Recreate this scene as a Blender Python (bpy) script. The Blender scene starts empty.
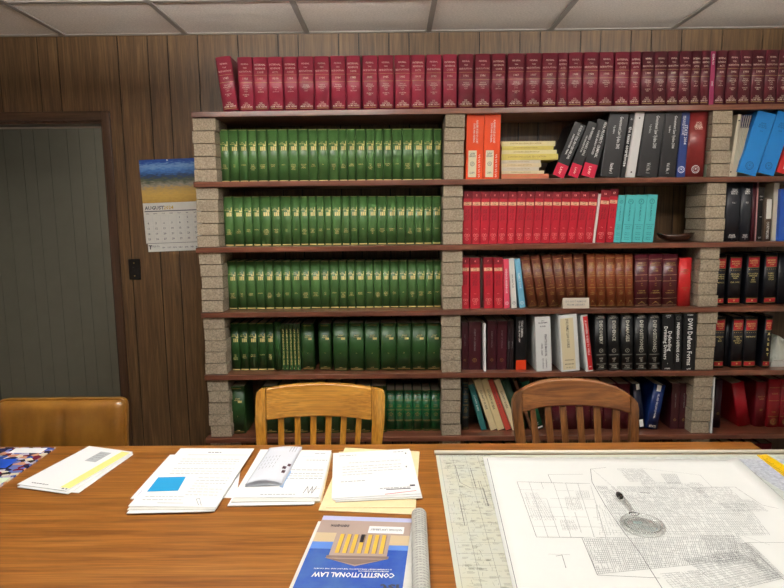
import bpy, math, random
from mathutils import Matrix, Vector
random.seed(7)
S = bpy.context.scene
COL = S.collection
rnd = random.Random(11)

# ------------------------------------------------------------------ camera
F = 587.35
CAMH = 1.52
yaw, pitch, roll = -0.0043, 0.1303, -0.0099
cy, sy, cp, sp = math.cos(yaw), math.sin(yaw), math.cos(pitch), math.sin(pitch)
FWD = Vector((sy*cp, cy*cp, -sp)); RT = Vector((cy, -sy, 0)); UP = RT.cross(FWD)
cr, sr = math.cos(roll), math.sin(roll)
RT, UP = cr*RT + sr*UP, -sr*RT + cr*UP
CAM = Vector((0, 0, CAMH))
cd = bpy.data.cameras.new('camera'); cam = bpy.data.objects.new('camera', cd); COL.objects.link(cam)
cd.sensor_width = 36; cd.lens = F/784*36; cd.clip_start = .05
m = Matrix((RT, UP, -FWD)).transposed().to_4x4(); m.translation = CAM
cam.matrix_world = m
S.camera = cam

def ray(px, py): return FWD + (px-392)/F*RT - (py-294)/F*UP
def W(px, py, Y):                       # photograph direction met with a wall-parallel plane
    d = ray(px, py); return CAM + d*(Y/d.y)
def T(px, py, z=.75):                   # photograph direction met with a level plane
    d = ray(px, py); return CAM + d*((z-CAMH)/d.z)
def Xat(px, Y, Z):
    k = (px-392)/F; v = RT - k*FWD      # v . (P-CAM) = 0
    return -(v.y*Y + v.z*(Z-CAMH))/v.x

# ------------------------------------------------------------------ materials
def lin(c): return tuple((x/255/12.92 if x/255 <= .04045 else ((x/255+.055)/1.055)**2.4) for x in c)
MATS = {}
def mat(name, col, rough=.5, var=.0, vscale=20, bump=0, bscale=200, coat=0, metal=0, spec=.5, stretch=(1,1,1), trans=0, ior=1.45, rvar=0, col2=None, emis=None):
    if name in MATS: return MATS[name]
    m = bpy.data.materials.new(name); m.use_nodes = True; MATS[name] = m
    n = m.node_tree.nodes; l = m.node_tree.links; b = n['Principled BSDF']
    c = lin(col)
    b.inputs['Base Color'].default_value = (*c, 1); b.inputs['Roughness'].default_value = rough
    b.inputs['Metallic'].default_value = metal; b.inputs['Specular IOR Level'].default_value = spec
    b.inputs['Coat Weight'].default_value = coat; b.inputs['Coat Roughness'].default_value = .15
    b.inputs['Transmission Weight'].default_value = trans; b.inputs['IOR'].default_value = ior
    if emis:
        b.inputs['Emission Color'].default_value = (1, .985, .95, 1); b.inputs['Emission Strength'].default_value = emis
    if var or col2 or bump:
        tc = n.new('ShaderNodeTexCoord'); mp = n.new('ShaderNodeMapping'); mp.inputs['Scale'].default_value = stretch
        l.new(tc.outputs['Object'], mp.inputs[0])
    if var or col2:
        t = n.new('ShaderNodeTexNoise'); t.inputs['Scale'].default_value = vscale; t.inputs['Detail'].default_value = 6
        t.inputs['Roughness'].default_value = .65
        l.new(mp.outputs[0], t.inputs[0])
        r = n.new('ShaderNodeValToRGB'); l.new(t.outputs[0], r.inputs[0])
        a = [max(0, x*(1-var)) for x in c]; d = lin(col2) if col2 else [min(1, x*(1+var)) for x in c]
        r.color_ramp.elements[0].position = .32; r.color_ramp.elements[1].position = .68
        r.color_ramp.elements[0].color = (*a, 1); r.color_ramp.elements[1].color = (*d, 1)
        out = r.outputs[0]
        if rvar:
            oi = n.new('ShaderNodeObjectInfo'); hs = n.new('ShaderNodeHueSaturation')
            ma = n.new('ShaderNodeMath'); ma.operation = 'MULTIPLY_ADD'; ma.inputs[1].default_value = rvar; ma.inputs[2].default_value = 1-rvar/2
            l.new(oi.outputs['Random'], ma.inputs[0]); l.new(ma.outputs[0], hs.inputs['Value']); l.new(out, hs.inputs['Color']); out = hs.outputs[0]
        l.new(out, b.inputs['Base Color'])
    if bump:
        t2 = n.new('ShaderNodeTexNoise'); t2.inputs['Scale'].default_value = bscale; t2.inputs['Detail'].default_value = 4
        l.new(mp.outputs[0], t2.inputs[0])
        bp = n.new('ShaderNodeBump'); bp.inputs['Strength'].default_value = bump; bp.inputs['Distance'].default_value = .002
        l.new(t2.outputs[0], bp.inputs['Height']); l.new(bp.outputs[0], b.inputs['Normal'])
    return m

def wood(name, dark, mid, light, axis='X', rough=.4, coat=.2, scale=1., fine=1., bump=.15, lo=.3, hi=.72):
    if name in MATS: return MATS[name]
    m = bpy.data.materials.new(name); m.use_nodes = True; MATS[name] = m
    n = m.node_tree.nodes; l = m.node_tree.links; b = n['Principled BSDF']
    tc = n.new('ShaderNodeTexCoord'); mp = n.new('ShaderNodeMapping')
    s = {'X': (.06, 1, 1), 'Y': (1, .06, 1), 'Z': (1, 1, .06)}[axis]
    mp.inputs['Scale'].default_value = tuple(x*scale for x in s); l.new(tc.outputs['Object'], mp.inputs[0])
    t = n.new('ShaderNodeTexNoise'); t.inputs['Scale'].default_value = 26; t.inputs['Detail'].default_value = 8; t.inputs['Roughness'].default_value = .62; t.inputs['Distortion'].default_value = .6
    l.new(mp.outputs[0], t.inputs[0])
    mp2 = n.new('ShaderNodeMapping'); mp2.inputs['Scale'].default_value = tuple(x*scale*fine for x in {'X': (.03, 1, 1), 'Y': (1, .03, 1), 'Z': (1, 1, .03)}[axis]); l.new(tc.outputs['Object'], mp2.inputs[0])
    t2 = n.new('ShaderNodeTexNoise'); t2.inputs['Scale'].default_value = 160; t2.inputs['Detail'].default_value = 3
    l.new(mp2.outputs[0], t2.inputs[0])
    r = n.new('ShaderNodeValToRGB'); l.new(t.outputs[0], r.inputs[0])
    e = r.color_ramp.elements; e[0].position = lo; e[1].position = hi
    e[0].color = (*lin(dark), 1); e[1].color = (*lin(light), 1); k = e.new((lo+hi)/2); k.color = (*lin(mid), 1)
    mx = n.new('ShaderNodeMix'); mx.data_type = 'RGBA'; mx.blend_type = 'MULTIPLY'; mx.inputs[0].default_value = .55
    r2 = n.new('ShaderNodeValToRGB'); r2.color_ramp.elements[0].position = .35; r2.color_ramp.elements[1].position = .6
    r2.color_ramp.elements[0].color = (.45, .42, .4, 1); l.new(t2.outputs[0], r2.inputs[0])
    l.new(r.outputs[0], mx.inputs[6]); l.new(r2.outputs[0], mx.inputs[7]); l.new(mx.outputs[2], b.inputs['Base Color'])
    b.inputs['Roughness'].default_value = rough; b.inputs['Coat Weight'].default_value = coat; b.inputs['Coat Roughness'].default_value = .25
    bp = n.new('ShaderNodeBump'); bp.inputs['Strength'].default_value = bump; bp.inputs['Distance'].default_value = .001
    l.new(t2.outputs[0], bp.inputs['Height']); l.new(bp.outputs[0], b.inputs['Normal'])
    return m

# ------------------------------------------------------------------ mesh builder
class MB:
    def __init__(s): s.v = []; s.f = []; s.mi = []; s.sm = []
    def add(s, vs, fs, mi=0, smooth=False):
        o = len(s.v); s.v += [tuple(v) for v in vs]
        for f in fs: s.f.append(tuple(i+o for i in f)); s.mi.append(mi); s.sm.append(smooth)
        return s
    def box(s, x0, x1, y0, y1, z0, z1, mi=0):
        return s.add([(x0,y0,z0),(x1,y0,z0),(x1,y1,z0),(x0,y1,z0),(x0,y0,z1),(x1,y0,z1),(x1,y1,z1),(x0,y1,z1)],
              [(0,3,2,1),(4,5,6,7),(0,1,5,4),(1,2,6,5),(2,3,7,6),(3,0,4,7)], mi)
    def hexa(s, bot, top, mi=0):
        return s.add(list(bot)+list(top), [(0,3,2,1),(4,5,6,7),(0,1,5,4),(1,2,6,5),(2,3,7,6),(3,0,4,7)], mi)
    def prism(s, poly, z0, z1, mi=0, smooth=False):   # poly in XY, counter-clockwise
        n = len(poly)
        s.add([(x,y,z0) for x,y in poly]+[(x,y,z1) for x,y in poly], [tuple(range(n-1,-1,-1)), tuple(range(n,2*n))], mi)
        o = len(s.v)-2*n
        for i in range(n):
            j = (i+1) % n; s.f.append((o+i, o+j, o+n+j, o+n+i)); s.mi.append(mi); s.sm.append(smooth)
        return s
    def tube(s, pts, r, n=10, mi=0, closed=False, caps=True):
        pts = [Vector(p) for p in pts]; N = len(pts); o = len(s.v); rr = r if isinstance(r, (list, tuple)) else [r]*N
        for i, p in enumerate(pts):
            a = pts[(i-1) % N] if (i or closed) else p; b = pts[(i+1) % N] if (i < N-1 or closed) else p
            t = (b-a).normalized(); u = Vector((0,0,1)) if abs(t.z) < .9 else Vector((1,0,0))
            e1 = t.cross(u).normalized(); e2 = t.cross(e1)
            for k in range(n):
                q = p + rr[i]*(math.cos(2*math.pi*k/n)*e1 + math.sin(2*math.pi*k/n)*e2); s.v.append(tuple(q))
        for i in range(N if closed else N-1):
            j = (i+1) % N
            for k in range(n):
                k2 = (k+1) % n; s.f.append((o+i*n+k, o+j*n+k, o+j*n+k2, o+i*n+k2)); s.mi.append(mi); s.sm.append(True)
        if caps and not closed:
            s.f.append(tuple(o+k for k in range(n))); s.f.append(tuple(o+(N-1)*n+k for k in range(n-1,-1,-1))); s.mi += [mi, mi]; s.sm += [False, False]
        return s
    def mesh(s, name, mats):
        me = bpy.data.meshes.new(name); me.from_pydata(s.v, [], s.f)
        for m_ in (mats if isinstance(mats, (list, tuple)) else [mats]): me.materials.append(m_)
        me.polygons.foreach_set('material_index', s.mi); me.polygons.foreach_set('use_smooth', s.sm)
        me.update(); return me
def link(name, me, parent=None):
    o = bpy.data.objects.new(name, me); COL.objects.link(o)
    if parent: o.parent = parent
    return o
def build(mb, name, mats, parent=None): return link(name, mb.mesh(name, mats), parent)
def bevel(o, w, seg=2):
    b = o.modifiers.new('bevel', 'BEVEL'); b.width = w; b.segments = seg; b.limit_method = 'ANGLE'; b.angle_limit = .6
    for p in o.data.polygons: p.use_smooth = True
    wn = o.modifiers.new('wn', 'WEIGHTED_NORMAL'); wn.keep_sharp = True
    return o
def tag(o, label, cat, group=None):
    o['label'] = label; o['category'] = cat
    if group: o['group'] = group
    return o
def empty(name, loc, label, cat, group=None):
    o = bpy.data.objects.new(name, None); COL.objects.link(o); o.location = loc; o.empty_display_size = .05
    return tag(o, label, cat, group)
def struct(o): o['kind'] = 'structure'; return o

# ------------------------------------------------------------------ lettering
_T = {}
def glyphs(txt, bold=.012):
    k = (txt, bold)
    if k in _T: return _T[k]
    cu = bpy.data.curves.new('t', 'FONT'); cu.body = txt; cu.resolution_u = 1; cu.offset = bold; cu.size = 1
    cu.fill_mode = 'FRONT'
    o = bpy.data.objects.new('t', cu); COL.objects.link(o)
    dg = bpy.context.evaluated_depsgraph_get(); me = o.evaluated_get(dg).to_mesh()
    vs = [(v.co.x, v.co.y) for v in me.vertices]; fs = [tuple(p.vertices) for p in me.polygons]
    o.evaluated_get(dg).to_mesh_clear(); bpy.data.objects.remove(o); bpy.data.curves.remove(cu)
    if not vs: vs = [(0, 0)]
    x0 = min(v[0] for v in vs); x1 = max(v[0] for v in vs); H = .7
    vs = [((x-(x0+x1)/2)/H, y/H-.5) for x, y in vs]
    _T[k] = (vs, fs, (x1-x0)/H); return _T[k]
def text(mb, txt, cx, cz, h, maxw, mi=0, rot=0, ys=None, eps=.0005, align='C', bold=.012):
    """text on an XZ face; rot 0 upright, 1 reading downwards, 2 upside down"""
    vs, fs, w = glyphs(txt, bold); s = h; sx = h
    if w*s > maxw: sx = maxw/w
    sh = 0
    if align == 'R': sh = -w*sx/2
    if align == 'L': sh = w*sx/2
    out = []
    for x, y in vs:
        a, b = x*sx+sh, y*s
        if rot == 1: a, b = b, -a
        elif rot == 2: a, b = -a, -b
        X = cx+a; Z = cz+b
        out.append((X, (ys(X) if ys else 0)-eps, Z))
    mb.add(out, fs, mi)
def band(mb, x0, x1, z0, z1, mi=0, ys=None, eps=.0004, n=8):
    vs = []; 
    for i in range(n+1):
        x = x0+(x1-x0)*i/n; y = (ys(x) if ys else 0)-eps; vs += [(x, y, z0), (x, y, z1)]
    mb.add(vs, [(2*i, 2*i+2, 2*i+3, 2*i+1) for i in range(n)], mi)
def ringseal(mb, cx, cz, r, mi=0, ys=None, eps=.0006, inner=True):
    for (ro, ri) in ([(r, r*.86), (r*.66, r*.58)] if inner else [(r, r*.84)]):
        vs = []; n = 20
        for i in range(n):
            a = 2*math.pi*i/n
            for q in (ro, ri):
                x = cx+q*math.cos(a); vs.append((x, (ys(x) if ys else 0)-eps, cz+q*math.sin(a)))
        mb.add(vs, [(2*i, 2*i+1, (2*i+3) % (2*n), (2*i+2) % (2*n)) for i in range(n)], mi)
    text(mb, '*', cx, cz-r*.1, r*.9, r, mi, ys=ys)

# ------------------------------------------------------------------ books
PAGE = mat('page_paper', (214, 204, 182), .85, var=.08, vscale=60, stretch=(60, 1, 1))
_BM = {}
def ys_round(w):
    b = min(.006, .13*w)
    return lambda x: b*(2*x/w-1)**2
def cover_hard(w, d, h):
    mb = MB(); t = .0022 if w > .014 else .0012; ys = ys_round(w); n = 8
    b = ys(0)
    outer = [(0, d), (0, .011), (.0011, .009), (.0011, .0065), (0, b+.001)] + [(w*i/n, ys(w*i/n)) for i in range(0, n+1)] + [(w, b+.001), (w-.0011, .0065), (w-.0011, .009), (w, .011), (w, d)]
    inner = [(w-t, d), (w-t, .008)] + [(w-t-(w-2*t)*i/4, .003+b*.3) for i in range(1, 4)] + [(t, .008), (t, d)]
    poly = outer+inner
    # walls
    N = len(poly); o = 0
    vs = [(x, y, 0) for x, y in poly]+[(x, y, h) for x, y in poly]
    mb.add(vs, [])
    for i in range(N):
        j = (i+1) % N; mb.f.append((i, j, N+j, N+i)); mb.mi.append(0); mb.sm.append(5 <= i < 5+n)
    mb.f.append(tuple(range(N-1, -1, -1))); mb.f.append(tuple(range(N, 2*N))); mb.mi += [0, 0]; mb.sm += [False, False]
    return mb, ys
def cover_soft(w, d, h):
    mb = MB(); t = .0006
    poly = [(0, d), (0, .0012), (.0012, 0), (w-.0012, 0), (w, .0012), (w, d), (w-t, d), (w-t, .002), (t, .002), (t, d)]
    if w < .004: poly = [(0, d), (0, 0), (w, 0), (w, d), (w-t, d), (w-t, .001), (t, .001), (t, d)]
    mb.prism(poly, 0, h)
    return mb, (lambda x: 0)
def cover_binder(w, d, h):
    mb = MB(); t = .0028
    poly = [(0, d), (0, .003), (.002, .0015), (.003, 0), (w-.003, 0), (w-.002, .0015), (w, .003), (w, d), (w-t, d), (w-t, t), (t, t), (t, d)]
    mb.prism(poly, 0, h)
    return mb, (lambda x: 0)
def shelfz(k, X):
    a, b = BZ[k]; return a + b*X
GAP = .0004
USED = {}
def book(label, cat, group, k, Ys, xb, w, xt, yt, d, kind, cover, parts=None, side='L', name=None, key=None, page=None, zoff=0):
    """stands on board k with its spine at Ys; xb base edge, w spine width, (xt, yt) top of the same edge, all read in the photograph"""
    if k in (3, 4) and xb > 455: Ys = max(2.803, Ys-.02)
    X0 = Xat(xb, Ys, CAMH + BZ[k][0]-CAMH); zb = shelfz(k, X0)+zoff
    X0 = Xat(xb, Ys, zb); wid = abs(Xat(xb+(w if side == 'L' else -w), Ys, zb)-X0)-GAP
    Pt = W(xt if xt is not None else xb, yt, Ys)
    if xt is None: ang = 0; h = Pt.z-zb
    else:
        ang = math.atan2(Pt.x-X0, Pt.z-zb); h = math.hypot(Pt.x-X0, Pt.z-zb)
    wid = wid*math.cos(ang)
    wid = max(.002, round(wid, 4)); h = round(h, 3)
    lift = 0
    ox = 0 if side == 'L' else -wid
    for cx_ in (ox, ox+wid): lift = max(lift, math.sin(ang)*cx_)
    h = round(h - (lift if lift > .0005 else 0), 3)
    o = empty(name or ('binder' if kind == 'binder' else 'law_book'), (X0, Ys, zb+lift+.0003), label, cat, group)
    o.rotation_euler.y = ang
    ck = (kind, wid, h, d, cover.name, key if key is not None else label)
    if ck not in _BM:
        mb, ys = {'hard': cover_hard, 'soft': cover_soft, 'binder': cover_binder}[kind](wid, d, h)
        if ox: mb.v = [(x+ox, y, z) for x, y, z in mb.v]
        me = [('cover', mb.mesh('cover', cover), None)]
        pm = MB(); t = .0026 if kind == 'hard' else .0008
        if kind == 'binder': pm.box(ox+.006, ox+wid-.006, .02, d-.01, .006, h-.012)
        elif kind == 'hard':
            if wid < .014: t = .0016
            pm.box(ox+t, ox+wid-t, .009, d-.004, .003, h-.004)
        else: pm.box(ox+t, ox+wid-t, .0022, d-.0006, .0004, h-.0004)
        me.append(('page_block', pm.mesh('page_block', page or PAGE), None))
        if parts:
            for pn, pmb, pmat, plab in parts(wid, h, ys):
                if ox: pmb.v = [(x+ox, y, z) for x, y, z in pmb.v]
                if pmb.f: me.append((pn, pmb.mesh(pn, pmat), plab))
        _BM[ck] = me
    made = {}
    for pn, me_, plab in _BM[ck]:
        host = o
        if pn in ('spine_lettering', 'spine_rule', 'seal', 'spine_band', 'foot_band', 'ring_hole', 'volume_letters'): host = made.get('cover', o)
        elif pn == 'label_lettering': host = made.get('spine_label', o)
        elif pn == 'foot_lettering': host = made.get('cover', o)
        c = link(pn, me_, host); made[pn] = c
        if plab: c['label'] = plab
    return o

ORD = 'zeroth first second third fourth fifth sixth seventh eighth ninth tenth eleventh twelfth thirteenth fourteenth fifteenth sixteenth seventeenth eighteenth nineteenth twentieth twenty-first twenty-second twenty-third twenty-fourth twenty-fifth twenty-sixth twenty-seventh twenty-eighth twenty-ninth thirtieth thirty-first thirty-second thirty-third thirty-fourth thirty-fifth thirty-sixth thirty-seventh thirty-eighth thirty-ninth fortieth'.split()

# ------------------------------------------------------------------ key planes
DW = 3.10          # panelled wall
DS = 2.80          # front edge of the boards
CEIL = CAMH+.923
BT = .025          # board thickness
_fr = [((205, 111.6), (784, 103.5)), ((200, 181.8), (784, 176.0)), ((200, 247.6), (740, 241.9)), ((205, 312.9), (784, 306.3)), ((208, 375.4), (784, 370.1)), ((210, 438.3), (784, 433.8))]
BZ = []
for a, b in _fr:
    A = W(*a, DS); B = W(*b, DS); s_ = (B.z-A.z)/(B.x-A.x); BZ.append((A.z-s_*A.x, s_))
BZ.append((.10, 0))
XL, XR = -.965, 2.55

# ------------------------------------------------------------------ materials used
M_wall = wood('walnut_panelling', (72, 52, 33), (100, 75, 48), (124, 96, 62), 'Z', .42, .25, scale=1.6)
M_groove = mat('panel_groove', (16, 12, 9), .7)
M_shelf = wood('mahogany_board', (76, 42, 30), (112, 66, 48), (146, 94, 70), 'X', .28, .5)
M_brick = mat('concrete_brick', (134, 121, 102), .95, var=.2, vscale=130, bump=.7, bscale=300, col2=(182, 168, 146))
M_table = wood('golden_oak_table', (122, 70, 22), (156, 97, 36), (178, 120, 54), 'X', .36, .25, scale=1.7, fine=.8, lo=.3, hi=.7)
M_oakA = wood('light_oak', (178, 118, 36), (208, 146, 52), (224, 168, 74), 'X', .3, .5, scale=1.4)
M_oakAz = wood('light_oak_upright', (178, 118, 36), (208, 146, 52), (224, 168, 74), 'Z', .3, .5, scale=1.4)
M_oakB = wood('aged_oak', (92, 52, 22), (142, 88, 42), (176, 118, 64), 'X', .36, .4, scale=1.2)
M_oakBz = wood('aged_oak_upright', (88, 54, 26), (136, 88, 46), (168, 116, 66), 'Z', .36, .4, scale=1.2)
M_leather = mat('tan_leather', (128, 84, 28), .3, var=.12, vscale=7, bump=.3, bscale=350, coat=.4, col2=(154, 106, 40), stretch=(1, 1, .6))
M_ceil = mat('acoustic_tile', (228, 220, 212), .95, var=.2, vscale=110, bump=.6, bscale=120, stretch=(1, 2.5, 1))
M_grid = mat('tile_grid_metal', (150, 143, 136), .5)
M_floor = mat('tan_carpet', (140, 124, 106), .95, var=.3, vscale=200)
M_doorframe = wood('dark_door_casing', (52, 34, 23), (74, 50, 34), (92, 66, 46), 'Z', .4, .3)
M_doorframeX = wood('dark_door_casing_head', (52, 34, 23), (74, 50, 34), (92, 66, 46), 'X', .4, .3)
M_hall = mat('hall_panel_paint', (136, 132, 116), .5, var=.05, vscale=8)
M_hallgroove = mat('hall_groove', (86, 88, 82), .6)
M_white = mat('white_paper', (232, 233, 232), .75)
M_white2 = mat('white_paper_aged', (218, 217, 210), .75, var=.04, vscale=30)
M_manila = mat('manila_card', (236, 216, 170), .7, var=.04, vscale=40)
M_ink = mat('grey_print', (150, 152, 156), .8)
M_inkd = mat('dark_print', (60, 60, 70), .8)
M_black = mat('black_plastic', (18, 18, 18), .35)

DN1, UP1, DN2, UP2, DN3, UP3 = 10, 88, 6, 80, 5, 70
# ------------------------------------------------------------------ room
XW0, XW1, YB = -2.7, 2.6, -2.4
def groove_xs(x0, x1):
    offs = [0, 6, 10, 16, 24, 32, 36, 44]; out = []; g0 = -1.3883
    for k in range(-3, 5):
        for o_ in offs:
            x = g0+(k*48+o_)*.0254
            if x0+.02 < x < x1-.02: out.append(x)
    return [x0]+out+[x1]
def panel_wall(mb, x0, x1, z0, z1, Y):
    xs = groove_xs(x0, x1); g = .0028
    for i in range(len(xs)-1):
        a = xs[i]+(g if i else 0); b = xs[i+1]-(g if i < len(xs)-2 else 0)
        mb.box(a, b, Y, Y+.012, z0, z1, 0)
    mb.box(x0, x1, Y+.005, Y+.03, z0, z1, 1)
dlx = Xat(98, DW, 1.3)
D_out_r = Xat(126.4, DW, CAMH-.65)      # casing outer right edge
D_in_r = Xat(119, DW, CAMH-.65)
ztop_out = W(60, 112, DW).z; ztop_in = W(60, 121.5, DW).z
D_in_l = D_in_r-.90; D_out_l = D_in_l-(D_out_r-D_in_r)
mb = MB()
panel_wall(mb, XW0, D_in_l, 0, CEIL, DW); panel_wall(mb, D_in_r, XW1, 0, CEIL, DW)
panel_wall(mb, D_in_l, D_in_r, ztop_in, CEIL, DW)
struct(build(mb, 'wall_back', [M_wall, M_groove]))
# casing and jamb
r = .006
cas = MB(); cas.box(D_in_r-.002, D_out_r, DW-.016, DW, 0, ztop_out); cas.box(D_out_l, D_in_l+.002, DW-.016, DW, 0, ztop_out)
dr = struct(bevel(build(cas, 'door_1', M_doorframe), .004))
h_ = MB(); h_.box(D_in_l, D_in_r, DW-.015, DW, ztop_in, ztop_out); bevel(build(h_, 'head_casing', M_doorframeX, dr), .004)
j_ = MB(); j_.box(D_in_r-.012, D_in_r-.002, DW-.002, DW+.14, 0, ztop_in); j_.box(D_in_l+.002, D_in_l+.012, DW-.002, DW+.14, 0, ztop_in); j_.box(D_in_l+.012, D_in_r-.012, DW-.002, DW+.14, ztop_in-.012, ztop_in-.001)
build(j_, 'jamb', M_doorframe, dr)
t_ = MB(); t_.box(D_in_l+.012, D_in_r-.016, DW+.05, DW+.062, ztop_in-.026, ztop_in-.018); t_.box(D_in_r-.0155, D_in_r-.0125, DW+.05, DW+.062, 0, ztop_in-.018)  # door stop edges; the pale colour stands in for light they catch
build(t_, 'door_stop_edge', mat('light_catching_stop', (190, 180, 170), .4, metal=.3), dr)
# hall beyond the doorway
HY = DW+1.05
mb = MB(); x = XW0-.3
for i in range(40):
    a = -2.9+i*.105 if i % 3 else -2.9+i*.105+.02
    b = -2.9+(i+1)*.105+(.02 if (i+1) % 3 == 0 else 0)
    if b > .6: break
    mb.box(a+.0014, b-.0014, HY, HY+.01, 0, CEIL, 0)
mb.box(-3, .7, HY+.003, HY+.03, 0, CEIL, 1)
struct(build(mb, 'wall_hall', [M_hall, M_hallgroove]))
mb = MB(); mb.box(-3.02, -3.0, DW+.03, HY+.03, 0, CEIL); struct(build(mb, 'wall_hall_left', M_hall))
mb = MB(); mb.box(.7, .72, DW+.03, HY+.03, 0, CEIL); struct(build(mb, 'wall_hall_right', M_hall))
mb = MB(); mb.box(XW0-.02, XW0, YB, DW, 0, CEIL); struct(build(mb, 'wall_left', mat('cream_wall', (205, 198, 184), .8)))
mb = MB(); mb.box(XW1, XW1+.02, YB, DW, 0, CEIL); struct(build(mb, 'wall_right', mat('cream_wall', (205, 198, 184), .8)))
mb = MB(); mb.box(XW0, XW1, YB-.02, YB, 0, CEIL); struct(build(mb, 'wall_front', mat('cream_wall', (205, 198, 184), .8)))
mb = MB(); mb.box(XW0-.4, XW1+.05, YB-.02, HY+.03, -.02, 0); struct(build(mb, 'floor', M_floor))
mb = MB(); mb.box(XW0-.4, XW1+.05, YB-.02, HY+.03, CEIL+.001, CEIL+.02); struct(build(mb, 'ceiling', M_ceil))
# T-bar grid
gx = [Xat(186.4, DW, CEIL)+k*.6096 for k in range(-4, 8)]
gy = [2.635-k*1.2192 for k in range(0, 5)]
mb = MB()
for x in gx:
    if XW0 < x < XW1: mb.box(x-.012, x+.012, YB, DW-.001, CEIL-.006, CEIL)
for y in gy:
    mb.box(XW0, XW1, y-.012, y+.012, CEIL-.0055, CEIL)
mb.box(XW0, XW1, DW-.02, DW, CEIL-.004, CEIL)
struct(build(mb, 'trim_1', M_grid))

# added out-of-view fixtures, hung with uplights to brighten room and ceiling
def added_pendant(x, y, w, l, down, up, label):
    e = empty('unseen_ceiling_light', (x, y, CEIL), label, 'light', 'unseen fluorescent lights with added uplight')
    f = MB(); zt_, zb2 = -.15, -.20
    for (a, b, c, d) in ((-w/2, w/2, -l/2, -l/2+.01), (-w/2, w/2, l/2-.01, l/2), (-w/2, -w/2+.01, -l/2+.01, l/2-.01), (w/2-.01, w/2, -l/2+.01, l/2-.01)): f.box(a, b, c, d, zb2, zt_)
    f.box(-w/2+.01, w/2-.01, -l/2+.01, l/2-.01, -.178, -.172)
    build(f, 'housing', M_grid, e)
    for sx in (-1, 1):
        r_ = MB(); r_.tube([(sx*w*.4, 0, -.172), (sx*w*.4, 0, -.001)], .004, 8); build(r_, 'hanger', M_grid, e)
    d = MB(); d.box(-w/2+.011, w/2-.011, -l/2+.011, l/2-.011, -.1995, -.192)
    build(d, 'diffuser', mat('lit_diffuser_%d' % int(down*10), (240, 240, 235), .5, emis=down), e)
    d = MB(); d.tube([(-w/2+.03, 0, -.152), (w/2-.03, 0, -.152)], .016, 14)
    build(d, 'added_uplight', mat('lit_tube_%d' % int(up*10), (240, 240, 235), .5, emis=up), e)
added_pendant(-.62, 1.70, 1.20, .32, DN1, UP1, 'unseen lit fluorescent fixture left of centre, nearest the shelves')  # left ceiling light read from a shadow; hanging form and uplight added
added_pendant(1.25, 1.70, 1.20, .32, DN2, UP2, 'added unseen fluorescent fixture right of centre, nearest the shelves')
added_pendant(.3, -.2, 1.20, .32, DN3, UP3, 'added unseen fluorescent fixture behind the camera')
# the hall's own lamp
e = empty('hall_lamp', (-1.0, DW+.5, CEIL), 'small lit ceiling lamp in the hall beyond the doorway', 'light')
d = MB(); d.tube([(0, 0, -.05), (0, 0, -.002)], .12, 20); build(d, 'lamp_shade', mat('lit_shade', (240, 240, 235), .5, emis=42), e)

# ------------------------------------------------------------------ boards and pillars
names = ['topmost', 'second', 'third', 'fourth', 'fifth', 'sixth', 'lowest']
lefts = [190.7, 193.2, 195.6, 200.7, 204, 205.8, 210]
for k in range(7):
    a, b = BZ[k]; x0 = Xat(lefts[k], DS, a) if k < 6 else -.95; x1 = XR
    mb = MB(); z0, z1 = a+b*x0, a+b*x1
    mb.hexa([(x0, DS, z0-BT), (x1, DS, z1-BT), (x1, DW-.004, z1-BT), (x0, DW-.004, z0-BT)], [(x0, DS, z0), (x1, DS, z1), (x1, DW-.004, z1), (x0, DW-.004, z0)])
    o = build(mb, 'shelf_board', M_shelf); bevel(o, .002)
    tag(o, 'long reddish-brown wooden board, %s of the boards resting on the brick pillars' % names[k] if k else 'long reddish-brown wooden board on top, under the crimson tax volumes', 'shelf', 'boards of the brick-and-board shelves')
PX = {'left': [(k, None) for k in range(6)]}
pill = {
 'left': [(192.3, 194.0), (197, 199), (199.5, 201.5), (203.5, 207), (207.5, 209), (210, 211)],
}
BW = .104
def pillar(k, xc_px, w, name):
    """bricks between board k+1 (below) and board k (above)"""
    X = xc_px
    zt = shelfz(k, X)-BT if k >= 0 else 0
    zb = shelfz(k+1, X) if k < 6 else 0
    H = zt-zb; n = max(1, round(H/.0605)); hb = H/n
    mb = MB()
    for i in range(n):
        jx = rnd.uniform(-.003, .003); jy = rnd.uniform(0, .008); ww = w+rnd.uniform(-.003, .003)
        z0 = zb+i*hb+.0006; z1 = zb+(i+1)*hb-.0006
        r_ = rnd.uniform(-.012, .012); c, s = math.cos(r_), math.sin(r_)
        P = [(-ww/2, 0), (ww/2, 0), (ww/2, .2), (-ww/2, .2)]
        P = [(X+jx+c*x-s*y, DS+.008+jy+s*x+c*y) for x, y in P]
        mb.hexa([(x, y, z0+.0008) for x, y in P], [(x, y, z1-.0008) for x, y in P])
    o = build(mb, 'brick_pillar', M_brick); bevel(o, .0018)
    tag(o, 'stack of rough grey-tan bricks at the %s, holding up the %s board' % (name, names[k]), 'brick pillar', 'brick pillars between the boards')
PLP = {'left end': [204.3, 207.4, 211.4, 215.4, 219.2, 221], 'middle': [454.5, 453, 452.7, 451.4, 451.2, 451], 'right third': [721.3, 715.8, 708.9, 706, 702.2, 700]}
PLZ = [CAMH+.33, CAMH+.02, CAMH-.29, CAMH-.6, CAMH-.92, CAMH-1.2]
for nme, pxs in PLP.items():
    for k in range(6): pillar(k, Xat(pxs[k], DS+.012, PLZ[k]), {'left end': .104, 'middle': .094, 'right third': .091}[nme], nme+' of the shelves')
for k in range(6): pillar(k, 2.45, .095, 'far right end of the shelves')
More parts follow.
